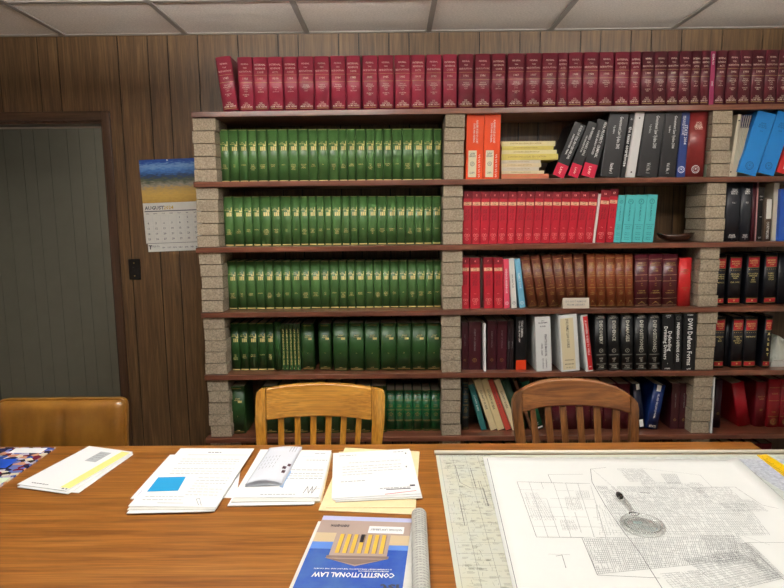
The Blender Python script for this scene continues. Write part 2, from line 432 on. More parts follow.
def lowpillar(X, name):
    mb = MB(); mb.box(X-.05, X+.05, DS+.01, DS+.21, 0, .10-BT); o = build(mb, 'brick_pillar', M_brick); bevel(o, .002)
    tag(o, 'single brick on the floor at the %s under the lowest board' % name, 'brick pillar', 'brick pillars between the boards')
for X, nme in ((-.8776, 'left end'), (.278, 'middle'), (1.515, 'right third'), (2.45, 'far right end')): lowpillar(X, nme)

# ------------------------------------------------------------------ spine styles
M_gold = mat('gilt_lettering', (214, 196, 128), .45, spec=.5)
M_goldd = mat('dull_gilt', (166, 138, 78), .5)
M_cream = mat('cream_lettering', (236, 220, 204), .45)
M_lwhite = mat('white_lettering', (236, 236, 234), .5)
M_lgrey = mat('grey_lettering', (140, 140, 140), .5)
M_lblack = mat('black_lettering', (22, 20, 20), .5)
def cloth(name, c, rough=.38, coat=.25, var=.07, rvar=.12): return mat(name, c, rough, var=var, vscale=35, coat=coat, bump=.12, bscale=900, rvar=rvar)

def sp_tax(kind, year, dark):
    def f(w, h, ys):
        a = MB(); W_ = w*.84; c = w/2
        if kind == 'T': L = [('FEDERAL', .87, .024, .6), ('TAX', .80, .022, .35), ('REGULATIONS', .735, .026, 1)]
        elif kind == 'I': L = [('INTERNAL', .86, .028, .9), ('REVENUE', .79, .028, .9), ('CODE', .72, .028, .6)]
        else: L = [('INTERNAL', .86, .028, .9), ('REVENUE', .79, .028, .9), ('ACTS', .72, .028, .6)]
        L += [(year, .605, .034, .5)]
        if kind != 'T': L += [('TITLE 26', .44, .018, .5), ('TO', .40, .016, .2), ('SECTION', .36, .018, .5)]
        else: L += [('TITLE 26', .475, .018, .5), ('INTERNAL REVENUE', .44, .018, .6), ('1.0 TO', .405, .018, .3), ('1.300', .37, .018, .3)] + ([('INCOME TAX', .31, .018, .5), ('END', .28, .016, .3)] if hash_(year) % 2 else [])
        L += [('U.S.', .155, .024, .35), ('CODE CONG.', .12, .024, .6), ('ADM. NEWS', .085, .026, .95)]
        for t, z, hh, mw in L: text(a, t, c, z*h, hh*h*1.15, W_*mw, ys=ys)
        g = MB(); band(g, w*.1, w*.9, .045*h, .052*h, ys=ys); band(g, w*.04, w*.96, .665*h, .669*h, ys=ys); band(g, w*.04, w*.96, .53*h, .534*h, ys=ys)
        return [('spine_lettering', a, M_cream, None), ('spine_rule', g, M_gold, None)]
    return f
def hash_(s): return sum(ord(c) for c in s)

def sp_reporter(num, v):
    def f(w, h, ys):
        a = MB(); R_ = w*.86; 
        text(a, 'LAW', w*.42, .752*h, .016*h, w*.4, ys=ys); text(a, 'REPORTER', w*.42, .722*h, .020*h, w*.62, ys=ys)
        band(a, w*.80, w*.88, .70*h, .775*h, ys=ys, n=1); band(a, w*.62, w*.88, .685*h, .712*h, ys=ys, n=2)
        for q in range(3): band(a, w*(.32+.19*q), w*(.46+.19*q), .60*h, .675*h, ys=ys, n=1)
        words = ['CIVIL', 'APPEALS', 'TO', 'COURTS', 'ACTIONS', 'IN', 'CRIMES', 'DEEDS', 'RULES', 'ESTATE', 'LIENS', 'PAROL', 'TRUSTS', 'WILLS']
        n = 1+(v*7+3) % 4
        for i in range(n): text(a, words[(v*5+i*3) % 14], w*.5, (.33-.03*i)*h, .021*h, w*(.35+.13*((v+i) % 3)), ys=ys)
        g = MB(); band(g, w*.08, w*.92, .012*h, .034*h, ys=ys); band(g, w*.1, w*.9, .982*h, .988*h, ys=ys)
        return [('spine_lettering', a, M_gold, None), ('spine_rule', g, M_gold, None)]
    return f
def sp_biggreen(num):
    def f(w, h, ys):
        a = MB()
        text(a, 'DIGEST', w*.55, .745*h, .022*h, w*.5, ys=ys); text(a, 'SECOND', w*.5, .71*h, .02*h, w*.5, ys=ys)
        band(a, w*.55, w*.82, .655*h, .70*h, ys=ys, n=3); text(a, str(num), w*.5, .37*h, .022*h, w*.5, ys=ys)
        text(a, 'LAW', w*.5, .07*h, .02*h, w*.3, ys=ys)
        g = MB(); band(g, w*.1, w*.9, .03*h, .042*h, ys=ys); band(g, w*.2, w*.8, .955*h, .965*h, ys=ys)
        return [('spine_lettering', a, M_gold, None), ('spine_rule', g, M_goldd, None)]
    return f
def sp_red(n):
    rom = ['1', '2', '3', '4', '5', '6', '7', '8', '9', '10', '11', '12', '13', '14', '15', '16', '17']
    def f(w, h, ys):
        a = MB(); text(a, rom[n % 17], w*.5, .93*h, .036*h, w*.5, ys=ys, bold=.03)
        text(a, 'VOL.', w*.5, .29*h, .016*h, w*.5, ys=ys)
        ringseal(a, w*.36, .17*h, w*.17, ys=ys, inner=False); ringseal(a, w*.64, .17*h, w*.17, ys=ys, inner=False); ringseal(a, w*.5, .10*h, w*.17, ys=ys, inner=False)
        d = MB(); band(d, 0, w, .865*h, 1.0*h, ys=ys, eps=.0002)
        b = MB(); band(b, w*.04, w*.96, .735*h, .80*h, ys=ys)
        t = MB()
        text(t, 'TEXAS', w*.5, .785*h, .018*h, w*.7, ys=ys, eps=.0008); text(t, 'FORMS', w*.5, .755*h, .018*h, w*.7, ys=ys, eps=.0008)
        text(t, 'CIVIL TRIAL', w*.34, .56*h, w*.2, .25*h, rot=1, ys=ys); text(t, 'PRACTICE', w*.62, .56*h, w*.2, .22*h, rot=1, ys=ys)
        return [('spine_band', d, mat('dark_red_band', (120, 14, 30), .4), 'dark red band at the head'), ('spine_label', b, mat('cream_label', (232, 190, 150), .5), 'cream label'), ('spine_lettering', a, mat('pink_print', (255, 170, 160), .5), None), ('label_lettering', t, mat('dark_red_print', (100, 8, 20), .5), None)]
    return f
def sp_brown(v, m_=None):
    def f(w, h, ys):
        a = MB()
        for t, z, hh, mw in [('MICHIE', .83, .025, .6), ('TEXAS', .80, .025, .7), ('STATUTES', .77, .025, .9), ('ANNOTATED', .74, .022, .8), ('VERNON', .66, .022, .7), ('CODES', .63, .022, .9), ('VOL', .52, .02, .4), (str(v), .48, .03, .3), ('CIVIL', .42, .022, .5), ('TO', .30, .018, .2), ('CODE', .27, .02, .6), ('LAWS', .24, .02, .7)]:
            text(a, t if t != 'MICHIE' else 'REVISED', w*.5, z*h, hh*h, w*.85*mw, ys=ys)
        a.add([(w*.2, ys(w*.2)-.0005, .04*h), (w*.8, ys(w*.8)-.0005, .04*h), (w*.5, ys(w*.5)-.0006, .13*h)], [(0, 1, 2)])
        g = MB()
        for z in (.585, .36, .02, .92): band(g, w*.04, w*.96, z*h, (z+.007)*h, ys=ys)
        return [('spine_lettering', a, m_ or M_goldd, None), ('spine_rule', g, m_ or M_goldd, None)]
    return f
def vert(lines, mat_=None, foot=None, extra=None):
    """lines: (text, x rel, z rel centre, height rel to w, max length rel to h, bold)"""
    def f(w, h, ys):
        a = MB()
        for t, x, z, hh, ml, bo in lines: text(a, t, x*w, z*h, hh*w, ml*h, rot=1, ys=ys, bold=bo)
        out = [('spine_lettering', a, mat_ or M_lwhite, None)]
        if foot:
            g = MB(); band(g, .0002, w-.0002, foot[1]*h, foot[2]*h, ys=ys, eps=.0003); out.append(('foot_band', g, foot[0], foot[3]))
        if extra: out += extra(w, h, ys)
        return out
    return f
def sp_none(w, h, ys): return []

G_top = 'crimson and burgundy tax volumes along the top board'
taxb = [(223.2,238.5),(239.4,254.2),(254.4,268.7),(269.1,283.8),(284.4,298.4),(298.7,314.6),(315.2,330.3),(331.3,346),(346.6,361.1),(362.6,378),(378.5,394),(394.8,410.8),(411.2,425.2),(426.1,441.8),(442.8,457.1),(458.3,473.4),(474.7,490.6),(491.2,505.7),(507.2,524.4),(525,540.9),(541.3,557),(557.3,566.9),(567.5,581.8),(582.6,597.7),(598.1,612.8),(613.8,628.7),(629.1,639.8),(640.7,653.1),(653.1,666.1),(666.1,678),(678,689.9),(689.9,699.6),(699.6,708.6),(708.8,713.4),(714,723.9),(724.9,737.3),(737.3,749.7),(749.7,763.1),(763.1,776),(776,789)]
types = 'TTIAITTTITTTATITTITTTATTTIATTTTIIPATTTTT'
years = ['1983','1983','1983','1983-1984','1984','1984','1984','1984','1985','1985','1985','1985','1984-1985','1985','1986','1986','1986','1987','1987','1987','1987','1987','1988','1988','1988','1988','1988','1989','1989','1989','1989','1989','1989','','1989-1990','1990','1990','1990','1990','1990']
YT = 2.815
M_crim = cloth('crimson_cloth', (152, 44, 68), .36, .3); M_burg = cloth('dimmed_burgundy_cloth', (92, 28, 42), .34, .3); M_mid = cloth('dimmed_crimson_cloth', (118, 34, 52), .36, .3)  # darker cloths to the right: own colour plus painted-in light falloff
for i, (a, b) in enumerate(taxb):
    yt = 57.6-(a-215)/570*8.2
    ty = types[i]; cm = M_crim if i < 15 else (M_mid if i < 27 else M_burg)
    if ty == 'P':
        book('thin magenta paperback squeezed between burgundy volumes on the top board', 'book', None, 0, YT+.002, a, b-a, 711.5, yt+.8, .17, 'soft', cloth('magenta_card', (150, 30, 84)), vert([('FEDERAL TAX', .5, .85, .4, .2, .01), ('1989', .5, .4, .4, .1, .01)]), name='paperback_book')
        continue
    xt = None; side = 'L'
    if i == 0: xt = 214.6+.3
    elif i == 1: xt = 236.8
    elif i >= 34: xt = a+4.6
    lb = ('bright crimson' if i < 15 else 'dimmed crimson' if i < 27 else 'dimmed burgundy')
    lead = ' leaning left at the left end of the top board' if i == 0 else ' on the top board, %s from the left end' % ORD[i+1]
    tl = {'T': 'federal tax volume', 'I': 'revenue code volume', 'A': 'revenue acts volume'}[ty]
    yr = (', stamped ' + years[i]) if years[i] else ''
    book(lb+' '+tl+lead, 'book', G_top, 0, YT, a, b-a, xt, yt, .18, 'hard', cm, sp_tax(ty, years[i], 0), key=(ty, years[i], i == 0))

# green reporters
M_gr = cloth('green_cloth', (66, 104, 54), .36, .25, rvar=.1); M_grd = cloth('shaded_green_cloth', (38, 76, 34), .42, .12, rvar=.08); M_em = cloth('emerald_cloth', (10, 92, 50), .34, .3)  # darker green paints in the weaker light on the lower boards
rows = [
 (1, [220.8,230.5,240.1,249.1,258.3,268.6,279.1,289.3,299.2,309.4,318.5,328.9,339.7,347.9,356.3,366.5,375.3,383.5,392.3,402.5,413.2,423.7,433.6,442.1], 129.4, 128.5, 'second board'),
 (2, [225.1,234.6,244.9,253.5,261.4,272.2,281.8,292.6,300.9,309.2,317.3,325.1,332.4,342.4,350.4,358.7,368.2,377.6,387.2,396.9,405.8,414.9,423.9,432.5,441.5], 196.3, 195.7, 'third board'),
 (3, [229.0,238.2,247,256.5,265.7,274.9,283.7,292.1,301.7,311,321.5,330.3,339.6,347.9,355.9,365.8,374,382.6,390.2,399.3,408,417.1,425.7,434,441.5], 260.8, 260.3, 'fourth board')]
num = 201
for k, bs, y0, y1, nm in rows:
    for i in range(len(bs)-1):
        yt = y0+(y1-y0)*(bs[i]-220)/220+rnd.uniform(-.15, .15)
        book('green law reporter on the %s from the top, %s from the left pillar' % (nm, ORD[i+1]) if i else 'green law reporter on the %s from the top, touching the left pillar' % nm,
             'book', 'green law reporters on the %s' % nm, k, 2.89+rnd.uniform(0, .003), bs[i], bs[i+1]-bs[i]-.3, None, yt, .165, 'hard', M_gr, sp_reporter(num, num), key=num); num += 1
g4 = 'green law reporters on the fifth board'
b4 = [232.1,240.7,249.5,258.5,267.3,275]
for i in range(5):
    book('narrow shade-toned green reporter on the fifth board, %s from the left pillar' % ORD[i+1], 'book', g4, 4, 2.885, b4[i], b4[i+1]-b4[i]-.2, None, 323, .165, 'hard', M_grd, sp_reporter(num, num), key=num); num += 1
book('plain green book with blank spine between narrow reporters and thin gilt booklets', 'book', g4, 4, 2.885, 275.5, 6.6, None, 322, .165, 'hard', M_grd, None)
for i in range(5):
    x = 282.6+i*3.75
    book('thin green index booklet with gilt vertical title, %s of the five' % ORD[i+1], 'book', 'thin green index booklets on the fifth board', 4, 2.885, x, 3.5, None, 324, .16, 'soft', M_grd,
         vert([('LAW REPORTER INDEX SECOND SERIES', .5, .5, .42, .84, .01), ('.', .5, .04, .9, .03, .05)], M_gold), key='idx')
bigs = [(302, 314.7), (319.3, 331.9), (333.6, 348.3), (349.5, 364.2), (365.2, 379.9), (381, 396.5), (396.9, 411.5), (411.9, 426.4), (426.8, 441.3)]
for i, (a, b) in enumerate(bigs):
    book('thick shade-toned green digest volume on the fifth board, %s of the wide set' % ORD[i+1], 'book', 'thick green digest volumes', 4, 2.885 if i < 2 else 2.862, a, b-a, None, 324-.0*i if i < 2 else 323.3, .175, 'hard', M_grd, sp_biggreen(i+11), key='big%d' % i)
# sixth board
book('lone thick green digest volume beside the left pillar on the sixth board', 'book', 'thick green digest volumes', 5, 2.86, 231.4, 14.4, None, 386.8, .18, 'hard', M_grd, sp_biggreen(3))
for i in range(8):
    a = 263.3+i*15.5
    book('thick green digest volume behind the light oak chair, %s from its left post' % ORD[i+1], 'book', 'thick green digest volumes', 5, 2.86, a, 14.9, None, 386.3, .18, 'hard', M_grd, sp_biggreen(21+i))
def sp_em(v):
    def f(w, h, ys):
        a = MB()
        for t, z in (('CORPUS', .93), ('JURIS', .87), (str(v), .80), ('TITLE', .64), ('LAWS', .60), ('OF', .46), ('STATE', .42), ('1975', .38)): text(a, t, w*.5, z*h, .025*h, w*.6, ys=ys)
        g = MB()
        for z in (.76, .74, .53, .51, .27, .25, .03, .985): band(g, w*.04, w*.96, z*h, (z+.006)*h, ys=ys)
        return [('spine_lettering', a, M_goldd, None), ('spine_rule', g, M_goldd, None)]
    return f
em = [386.9,395.5,404.1,412.9,422.4,431.1,440.6]
for i in range(6):
    book('small emerald law volume on the sixth board, %s from the middle pillar' % ORD[6-i] if i < 5 else 'small emerald law volume on the sixth board, touching the middle pillar', 'book', 'small emerald volumes on the sixth board', 5, 2.88, em[i], em[i+1]-em[i]-.2, None, 390.4, .16, 'hard', M_em, sp_em(i+31), key='em%d' % i)

# ------------------------------------------------------------------ middle bay, second board
def sp_orange(w, h, ys):
    lab = MB(); band(lab, w*.14, w*.62, .03*h, .45*h, eps=.0003)
    t = MB(); text(t, 'ALABAMA RULES OF COURT', w*.62, .74*h, w*.12, .36*h, rot=1); text(t, 'STATE AND FEDERAL', w*.45, .72*h, w*.1, .3*h, rot=1)
    for i in range(5): text(t, 'S', w*.78, (.06+.075*i)*h, .055*h, w*.3, bold=.0)
    s = MB(); ringseal(s, w*.38, .24*h, w*.13, eps=.0007); text(s, 'LAW', w*.38, .40*h, w*.14, w*.3, eps=.0007); text(s, 'LIBRARY', w*.38, .36*h, w*.11, w*.4, eps=.0007); text(s, 'COPY', w*.38, .1*h, w*.12, w*.3, eps=.0007)
    return [('spine_label', lab, mat('cream_spine_label', (226, 220, 190), .6), 'cream label'), ('spine_lettering', t, M_lwhite, None), ('label_lettering', s, M_inkd, None)]
M_or = mat('orange_card', (226, 72, 14), .4, var=.03)
book('bright orange paperback beside the middle pillar, left of the orange pair', 'book', 'orange paperback pair', 1, 2.83, 465.4, 17.2, 466.9, 114.8, .2, 'soft', M_or, sp_orange, name='paperback_book')
book('bright orange paperback next to the pamphlet stack, right of the orange pair', 'book', 'orange paperback pair', 1, 2.83, 482.9, 16.4, 484.6, 114.4, .2, 'soft', M_or, sp_orange, name='paperback_book')
# pamphlet stack
col = {'s': (206, 120, 88), 'c': (222, 206, 168), 'y': (222, 208, 112), 'l': (232, 222, 170), 'w': (214, 204, 186)}
stk = [('s', 548.7, 4.6, 'salmon pamphlet'), ('c', 544, 2.9, 'cream pamphlet'), ('w', 538.8, 3.4, 'off-white pamphlet'), ('c', 541.3, 3.6, 'cream pamphlet'), ('w', 540.6, 3.0, 'off-white pamphlet'), ('y', 557.8, 5.6, 'yellow pamphlet'), ('l', 556.6, 3.8, 'pale yellow pamphlet'), ('y', 553.2, 3.6, 'yellow pamphlet'), ('l', 555.3, 4.6, 'pale yellow pamphlet')]
z = shelfz(1, .7)+.0035
for i, (c, xr, tpx, nm) in enumerate(stk):
    th = tpx/206; x0 = Xat(500.8, 2.86, z)+rnd.uniform(0, .004); x1 = Xat(xr, 2.86, z)
    o = empty('pamphlet', (x0, 2.86-.004*(c == 'y'), z), '%s lying flat in the stack, %s from the bottom' % (nm, ORD[i+1]), 'pamphlet', 'flat stack of yellow and cream pamphlets')
    mb = MB(); t = .0006; w_ = x1-x0
    yy = .17
    mb.add([(0,0,0),(w_,0,0),(w_,yy,0),(0,yy,0)] + [(0,-.0012,th*.5),(w_,-.0012,th*.5)] + [(0,0,th),(w_,0,th),(w_,yy,th),(0,yy,th)], [(3,2,1,0),(0,1,5,4),(4,5,7,6),(6,7,8,9)])
    cv = build(mb, 'cover', mat('pamphlet_'+c, col[c], .6, var=.06), o)
    p = MB(); p.box(.001, w_-.001, .001, yy-.001, .0006, th-.0006); build(p, 'page_block', PAGE, o)
    t_ = MB(); text(t_, 'CONTINUING LEGAL EDUCATION', w_*.45, th*.55, th*.3, w_*.7, eps=.0016); build(t_, 'spine_lettering', M_goldd, o)
    z += th+.0005
def gen_black(title, sub=''):
    return vert([(title, .66, .70, .17, .5, .012), ('Update', .36, .74, .1, .2, .01), (sub, .5, .14, .18, .16, .01)])
M_blk = mat('black_vinyl', (16, 16, 18), .4, var=.1, coat=.12, bump=.1)
M_pk = mat('raspberry_foot', (196, 18, 60), .35, coat=.3)
ft = (M_pk, .0, .235, 'raspberry red foot')
tb = [('leftmost', 563.4, 13.0, 586.2, 126, 'RULES OF CIVIL PROCEDURE 2002', 'ANNOTATED TRIAL'), ('middle', 577.6, 11.4, 598.8, 124.5, 'BUSINESS CASES 2002', 'ORGANIZATIONS'), ('rightmost', 594.0, 14.0, 610.8, 122, 'REAL PROPERTY CRIMINAL', 'CODE ANNOTATED')]
for nm, xb, w, xt, yt, t1, t2 in tb:
    def ex(w_, h, ys):
        a = MB(); text(a, 'LAW', w_*.5, .115*h, w_*.2, .14*h, rot=1, eps=.0006); return [('foot_lettering', a, M_cream, None)]
    book('black paperback with raspberry foot, %s of three leaning to the right' % nm, 'book', 'black paperbacks with raspberry feet', 1, 2.85, xb, w, xt, yt, .2, 'soft', M_blk, vert([(t1, .66, .66, .2, .62, .012), (t2, .36, .60, .14, .45, .012)], foot=ft, extra=ex), side='R', name='paperback_book')
M_dk = mat('charcoal_vinyl', (30, 30, 32), .36, var=.1, coat=.2)
book('wide charcoal binder leaning right beside the raspberry-footed paperbacks', 'binder', 'law update binders', 1, 2.835, 619.7, 19.5, 629.2, 114.2, .24, 'binder', M_dk, gen_black('Government Law Update 2002', 'Number 1'), side='R')
book('narrow black book with white lower-case title between binders', 'book', None, 1, 2.84, 625.3, 5.2, 635.6, 113, .23, 'soft', M_blk, vert([('the texas courthouse', .5, .48, .62, .62, .02), ('o', .5, .9, .5, .1, .02)]), side='R', name='paperback_book')
def dots(w, h, ys):
    a = MB(); vs = [(w*.5+.004*math.cos(q*.6283), -.0005, z*h+.004*math.sin(q*.6283)) for z in (.08, .9) for q in range(10)]
    a.add(vs, [tuple(range(10)), tuple(range(10, 20))]); return [('ring_hole', a, M_black, 'dark ring holes')]
M_wv = mat('white_vinyl', (214, 214, 212), .35, coat=.3)
book('plain white ring binder with two dark holes in its spine', 'binder', None, 1, 2.83, 635, 9.4, 645.2, 112, .24, 'binder', M_wv, dots, side='R')
book('wide charcoal binder directly right of the white binder', 'binder', 'law update binders', 1, 2.835, 657.3, 20.6, 665.8, 113, .24, 'binder', M_dk, gen_black('Government Law Update 2003', 'Vol. No. 1'), side='R')
book('charcoal binder directly left of the narrow blue book', 'binder', 'law update binders', 1, 2.835, 675.1, 16.6, 682.4, 113, .24, 'binder', M_dk, gen_black('Government Law Update 2004', 'Vol. No. 1'), side='R')
def seal_extra(mt, r=.3, z=.12):
    def f(w, h, ys):
        a = MB(); ringseal(a, w*.5, z*h, w*r, ys=ys); return [('seal', a, mt, None)]
    return f
def horiz(lines, mt, extra=None):
    def f(w, h, ys):
        a = MB()
        for t, z, hh, mw in lines: text(a, t, w*.5, z*h, hh*h, w*mw, ys=ys)
        out = [('spine_lettering', a, mt, None)]
        if extra: out += extra(w, h, ys)
        return out
    return f
book('narrow navy blue book with white lettering between charcoal binder and maroon book', 'book', None, 1, 2.84, 684.8, 8.8, 690.8, 112.5, .22, 'soft', mat('navy_card', (30, 52, 112), .4, coat=.2), vert([('TEXAS RULES OF COURT', .35, .8, .3, .3, .012), ('STATE 2004', .65, .66, .3, .3, .012)], extra=seal_extra(M_lwhite, .38)), side='R', name='paperback_book')
book('wide maroon book with white seal near its foot, right end of middle bay', 'book', None, 1, 2.83, 703.8, 18, 709.2, 111.6, .24, 'hard', cloth('maroon_vinyl', (116, 34, 34), .4, .2), horiz([('LOCAL', .83, .03, .3), ('RULES', .795, .026, .35), ('FEDERAL', .77, .03, .45), ('COURTS', .74, .03, .4)], M_cream, seal_extra(M_lwhite, .22)), side='R')
book('very thin mint green booklet pressed against the right brick pillar', 'book', None, 1, 2.85, 709.0, 3.0, 712.6, 116.5, .2, 'soft', mat('mint_card', (176, 204, 176), .6), None, side='R', name='pamphlet')
# right bay, second board
book('thin cream binder just right of the right brick pillar', 'binder', None, 1, 2.84, 731.6, 3.6, 741.8, 114.5, .22, 'soft', mat('cream_card', (212, 204, 182), .6), dots, side='R')
for i in range(5):
    def nv(w, h, ys):
        a = MB(); band(a, 0, w, .80*h, h, eps=.0003); return [('spine_band', a, mat('navy_band', (34, 38, 84), .4), 'navy band at the head')]
    book('thin cream booklet with navy head, %s of five beside the bright blue book' % ORD[i+1], 'book', 'thin navy-headed booklets', 1, 2.845, 732.5+i*.98, .98, 743.6+i*2.2, 115.5, .2, 'soft', mat('cream_card', (212, 204, 182), .6), nv, side='R', name='pamphlet', key='nv')
M_sky = mat('bright_blue_card', (34, 128, 206), .4, var=.03)
fb = lambda: horiz([('STATE', .82, .022, .3), ('RULES AND', .79, .022, .4), ('PROCEDURE', .76, .022, .45), ('2003', .70, .018, .2)], mat('dark_blue_print', (20, 70, 130), .5), seal_extra(mat('dark_blue_print', (20, 70, 130), .5), .22, .14))
book('tall bright blue paperback leaning right, left of the blue pair', 'book', 'bright blue paperbacks', 1, 2.83, 755.5, 19.5, 776.4, 114.9, .22, 'soft', M_sky, fb(), side='R', name='paperback_book')
book('tall bright blue paperback leaning right, right of the blue pair', 'book', 'bright blue paperbacks', 1, 2.83, 773.6, 17, 794.2, 114.6, .22, 'soft', M_sky, fb(), side='R', name='paperback_book')
def redw(w, h, ys):
    a = MB(); band(a, w*.3, w*.95, .08*h, .5*h, eps=.0004); return [('spine_label', a, M_white2, 'white label')]
book('red paperback with white label at the right picture edge, leaning right', 'book', None, 1, 2.835, 792, 17, 812, 120, .22, 'soft', mat('red_card', (196, 34, 36), .4), redw, side='R', name='paperback_book')

# ------------------------------------------------------------------ middle bay, third board
M_red = cloth('scarlet_card', (174, 24, 44), .36, .3)
for i in range(15):
    f_ = i/14; xb = 471.1+i*8.67; ex = 1.0+f_*4.9
    book('scarlet paperback on the third board, %s from the middle pillar' % ORD[i+1], 'book', 'scarlet practice guides on the third board', 2, 2.85, xb, 8.55, xb+ex, 191.5+f_*.6, .2, 'soft', M_red, sp_red(i), side='R', name='paperback_book')
book('very thin white booklet standing between scarlet paperbacks', 'book', None, 2, 2.85, 595.0, 2.4, 601.2, 193.8, .18, 'soft', M_white2, None, side='R', name='pamphlet')
book('scarlet paperback just right of the thin white booklet', 'book', 'scarlet practice guides on the third board', 2, 2.85, 604.6, 9, 610.6, 190.5, .2, 'soft', M_red, sp_red(15), side='R', name='paperback_book')
book('scarlet paperback touching the turquoise books', 'book', 'scarlet practice guides on the third board', 2, 2.85, 613.2, 8, 618.9, 189.5, .2, 'soft', M_red, sp_red(16), side='R', name='paperback_book')
def sp_teal(w, h, ys):
    a = MB(); ringseal(a, w*.5, .86*h, w*.26); text(a, 'LEGAL MALPRACTICE', w*.5, .62*h, w*.16, .34*h, rot=1)
    for z in (.33, .29, .2, .16, .1, .06): text(a, 'TEXAS LAW', w*.5, z*h, .018*h, w*.5)
    band(a, w*.1, w*.9, .37*h, .375*h)
    return [('spine_lettering', a, mat('dark_teal_print', (20, 96, 104), .5), None)]
M_teal = mat('turquoise_card', (82, 186, 188), .45, var=.04)
for i, (xb, w, xt) in enumerate([(620.3, 6.8, 625.5), (631, 10.3, 636.8), (642.2, 10.7, 647.5), (652.8, 10.2, 658)]):
    book('turquoise paperback on the third board, %s of four from the left' % ORD[i+1], 'book', 'turquoise paperbacks', 2, 2.845, xb, w, xt, 195.6-.2*i, .2, 'soft', M_teal, sp_teal, side='R', name='paperback_book')
# dark carved dish
z = shelfz(2, 1.3); a = Xat(657, 2.9, z); b = Xat(693, 2.9, z)
dish = MB(); n = 28; rings = [(.25, 0), (.55, .003), (.82, .014), (.97, .028), (1.0, .034), (.95, .031), (.8, .02), (.5, .010), (0.02, .008)]
vs = []
for r_, zz in rings:
    for i in range(n):
        q = 2*math.pi*i/n; lobe = 1+.05*math.cos(5*q)
        px_ = abs(math.cos(q))**1.0*(1 if math.cos(q) >= 0 else -1)
        vs.append((r_*lobe*px_*(b-a)/2, r_*lobe*math.sin(q)*.055, zz*(1+.25*abs(math.cos(q))**3)+.0005))
fs = [(k*n+i, k*n+(i+1) % n, (k+1)*n+(i+1) % n, (k+1)*n+i) for k in range(len(rings)-1) for i in range(n)]
dish.add(vs, fs, 0, True); dish.f.append(tuple(range(n-1, -1, -1))); dish.mi.append(0); dish.sm.append(False)
dish.f.append(tuple((len(rings)-1)*n+i for i in range(n))); dish.mi.append(0); dish.sm.append(False)
o = build(dish, 'dish', wood('dark_carved_wood', (26, 12, 8), (50, 26, 16), (80, 46, 28), 'X', .2, .8)); o.location = ((a+b)/2, 2.9, z+.0005)
tag(o, 'dark brown carved wooden dish on the third board, beside the right pillar', 'dish')
# right bay, third board
M_nv = cloth('charcoal_cloth', (32, 36, 44), .42, .15)
hl = lambda v: horiz([('TEXAS', .84, .03, .35), ('CRIMINAL', .81, .028, .5), ('MANUAL', .78, .028, .42), ('VOL. '+v, .63, .026, .25), ('STATE', .1, .024, .4), ('COURTS', .07, .024, .5), (v, .04, .02, .1)], M_lwhite)
book('tall charcoal volume one touching the right pillar on the third board', 'book', 'tall charcoal volumes', 2, 2.85, 724.3, 14.8, 728, 179.8, .2, 'hard', M_nv, hl('1'))
book('tall charcoal volume two beside volume one on the third board', 'book', 'tall charcoal volumes', 2, 2.85, 739.2, 11.2, 742.9, 179.8, .2, 'hard', M_nv, hl('2'))
book('dark maroon book standing right of the two tall charcoal volumes', 'book', None, 2, 2.855, 750.6, 3.9, 754, 180, .2, 'hard', cloth('dark_maroon', (74, 22, 34), .4, .2), None)
book('thin pinkish booklet right of the dark maroon book', 'book', None, 2, 2.86, 754.7, 1.4, 757.9, 181, .2, 'soft', mat('pink_card', (196, 150, 150), .6), None, name='pamphlet')
book('shorter black book with faint white marks, in shadow on the third board', 'book', None, 2, 2.88, 756.4, 6.2, 758.5, 187.5, .2, 'soft', M_blk, horiz([('TEXAS', .83, .024, .5), ('CODE', .77, .024, .4), ('2001', .45, .022, .3), ('LAW', .06, .03, .5)], M_lwhite), name='paperback_book')
def lab(w, h, ys):
    a = MB(); band(a, w*.2, w*.9, .52*h, h*.98, eps=.0004); b = MB(); text(b, 'COUNTY RECORDS', w*.5, .25*h, w*.35, h*.4, rot=1, eps=.0004)
    return [('spine_label', a, M_white2, 'white label'), ('spine_lettering', b, M_lwhite, None)]
book('short brown book with white spine label in front of tall cream folder', 'book', None, 2, 2.86, 763.5, 7.2, 765.6, 198.5, .17, 'hard', cloth('taupe_cloth', (86, 70, 58), .5, .1), lab)
book('tall cream folder standing right of the short brown book', 'folder', None, 2, 2.88, 771.4, 5.6, 774.3, 183, .2, 'soft', mat('cream_card', (212, 204, 182), .6), None, name='file_folder')
book('blue book at the right picture edge on the third board', 'book', None, 2, 2.86, 778.2, 12, 781, 189, .2, 'soft', mat('royal_blue_card', (36, 84, 176), .4), None, name='paperback_book')

# ------------------------------------------------------------------ middle bay, fourth board
for i, (xb, w, xt) in enumerate([(461.9, 7.2, 461.9), (470.4, 9.7, 470.2), (484.2, 9, 483.5), (494.2, 9, 493.6)]):
    book('scarlet paperback on the fourth board, %s from the middle pillar' % ORD[i+1], 'book', 'scarlet practice guides on the fourth board', 3, 2.86, xb, w, xt, 257.6, .2, 'soft', M_red, sp_red(i+4), name='paperback_book')
book('thin grey filler in the gap between scarlet paperbacks on the fourth board', 'book', None, 3, 2.9, 480.5, 2.2, 480.5, 258.5, .17, 'soft', mat('grey_gap_fill', (120, 116, 110), .6), None, name='pamphlet')  # added sliver standing in the thin grey gap
tcol = lambda t: vert([(t, .5, .55, .3, .5, .01)], M_lwhite, extra=seal_extra(M_lwhite, .3, .1))
book('thin pink booklet right of the scarlet paperbacks', 'book', None, 3, 2.86, 504.2, 5.6, 503.3, 259.2, .19, 'soft', mat('rose_card', (214, 70, 96), .45), tcol('EVIDENCE HANDBOOK'), name='pamphlet')
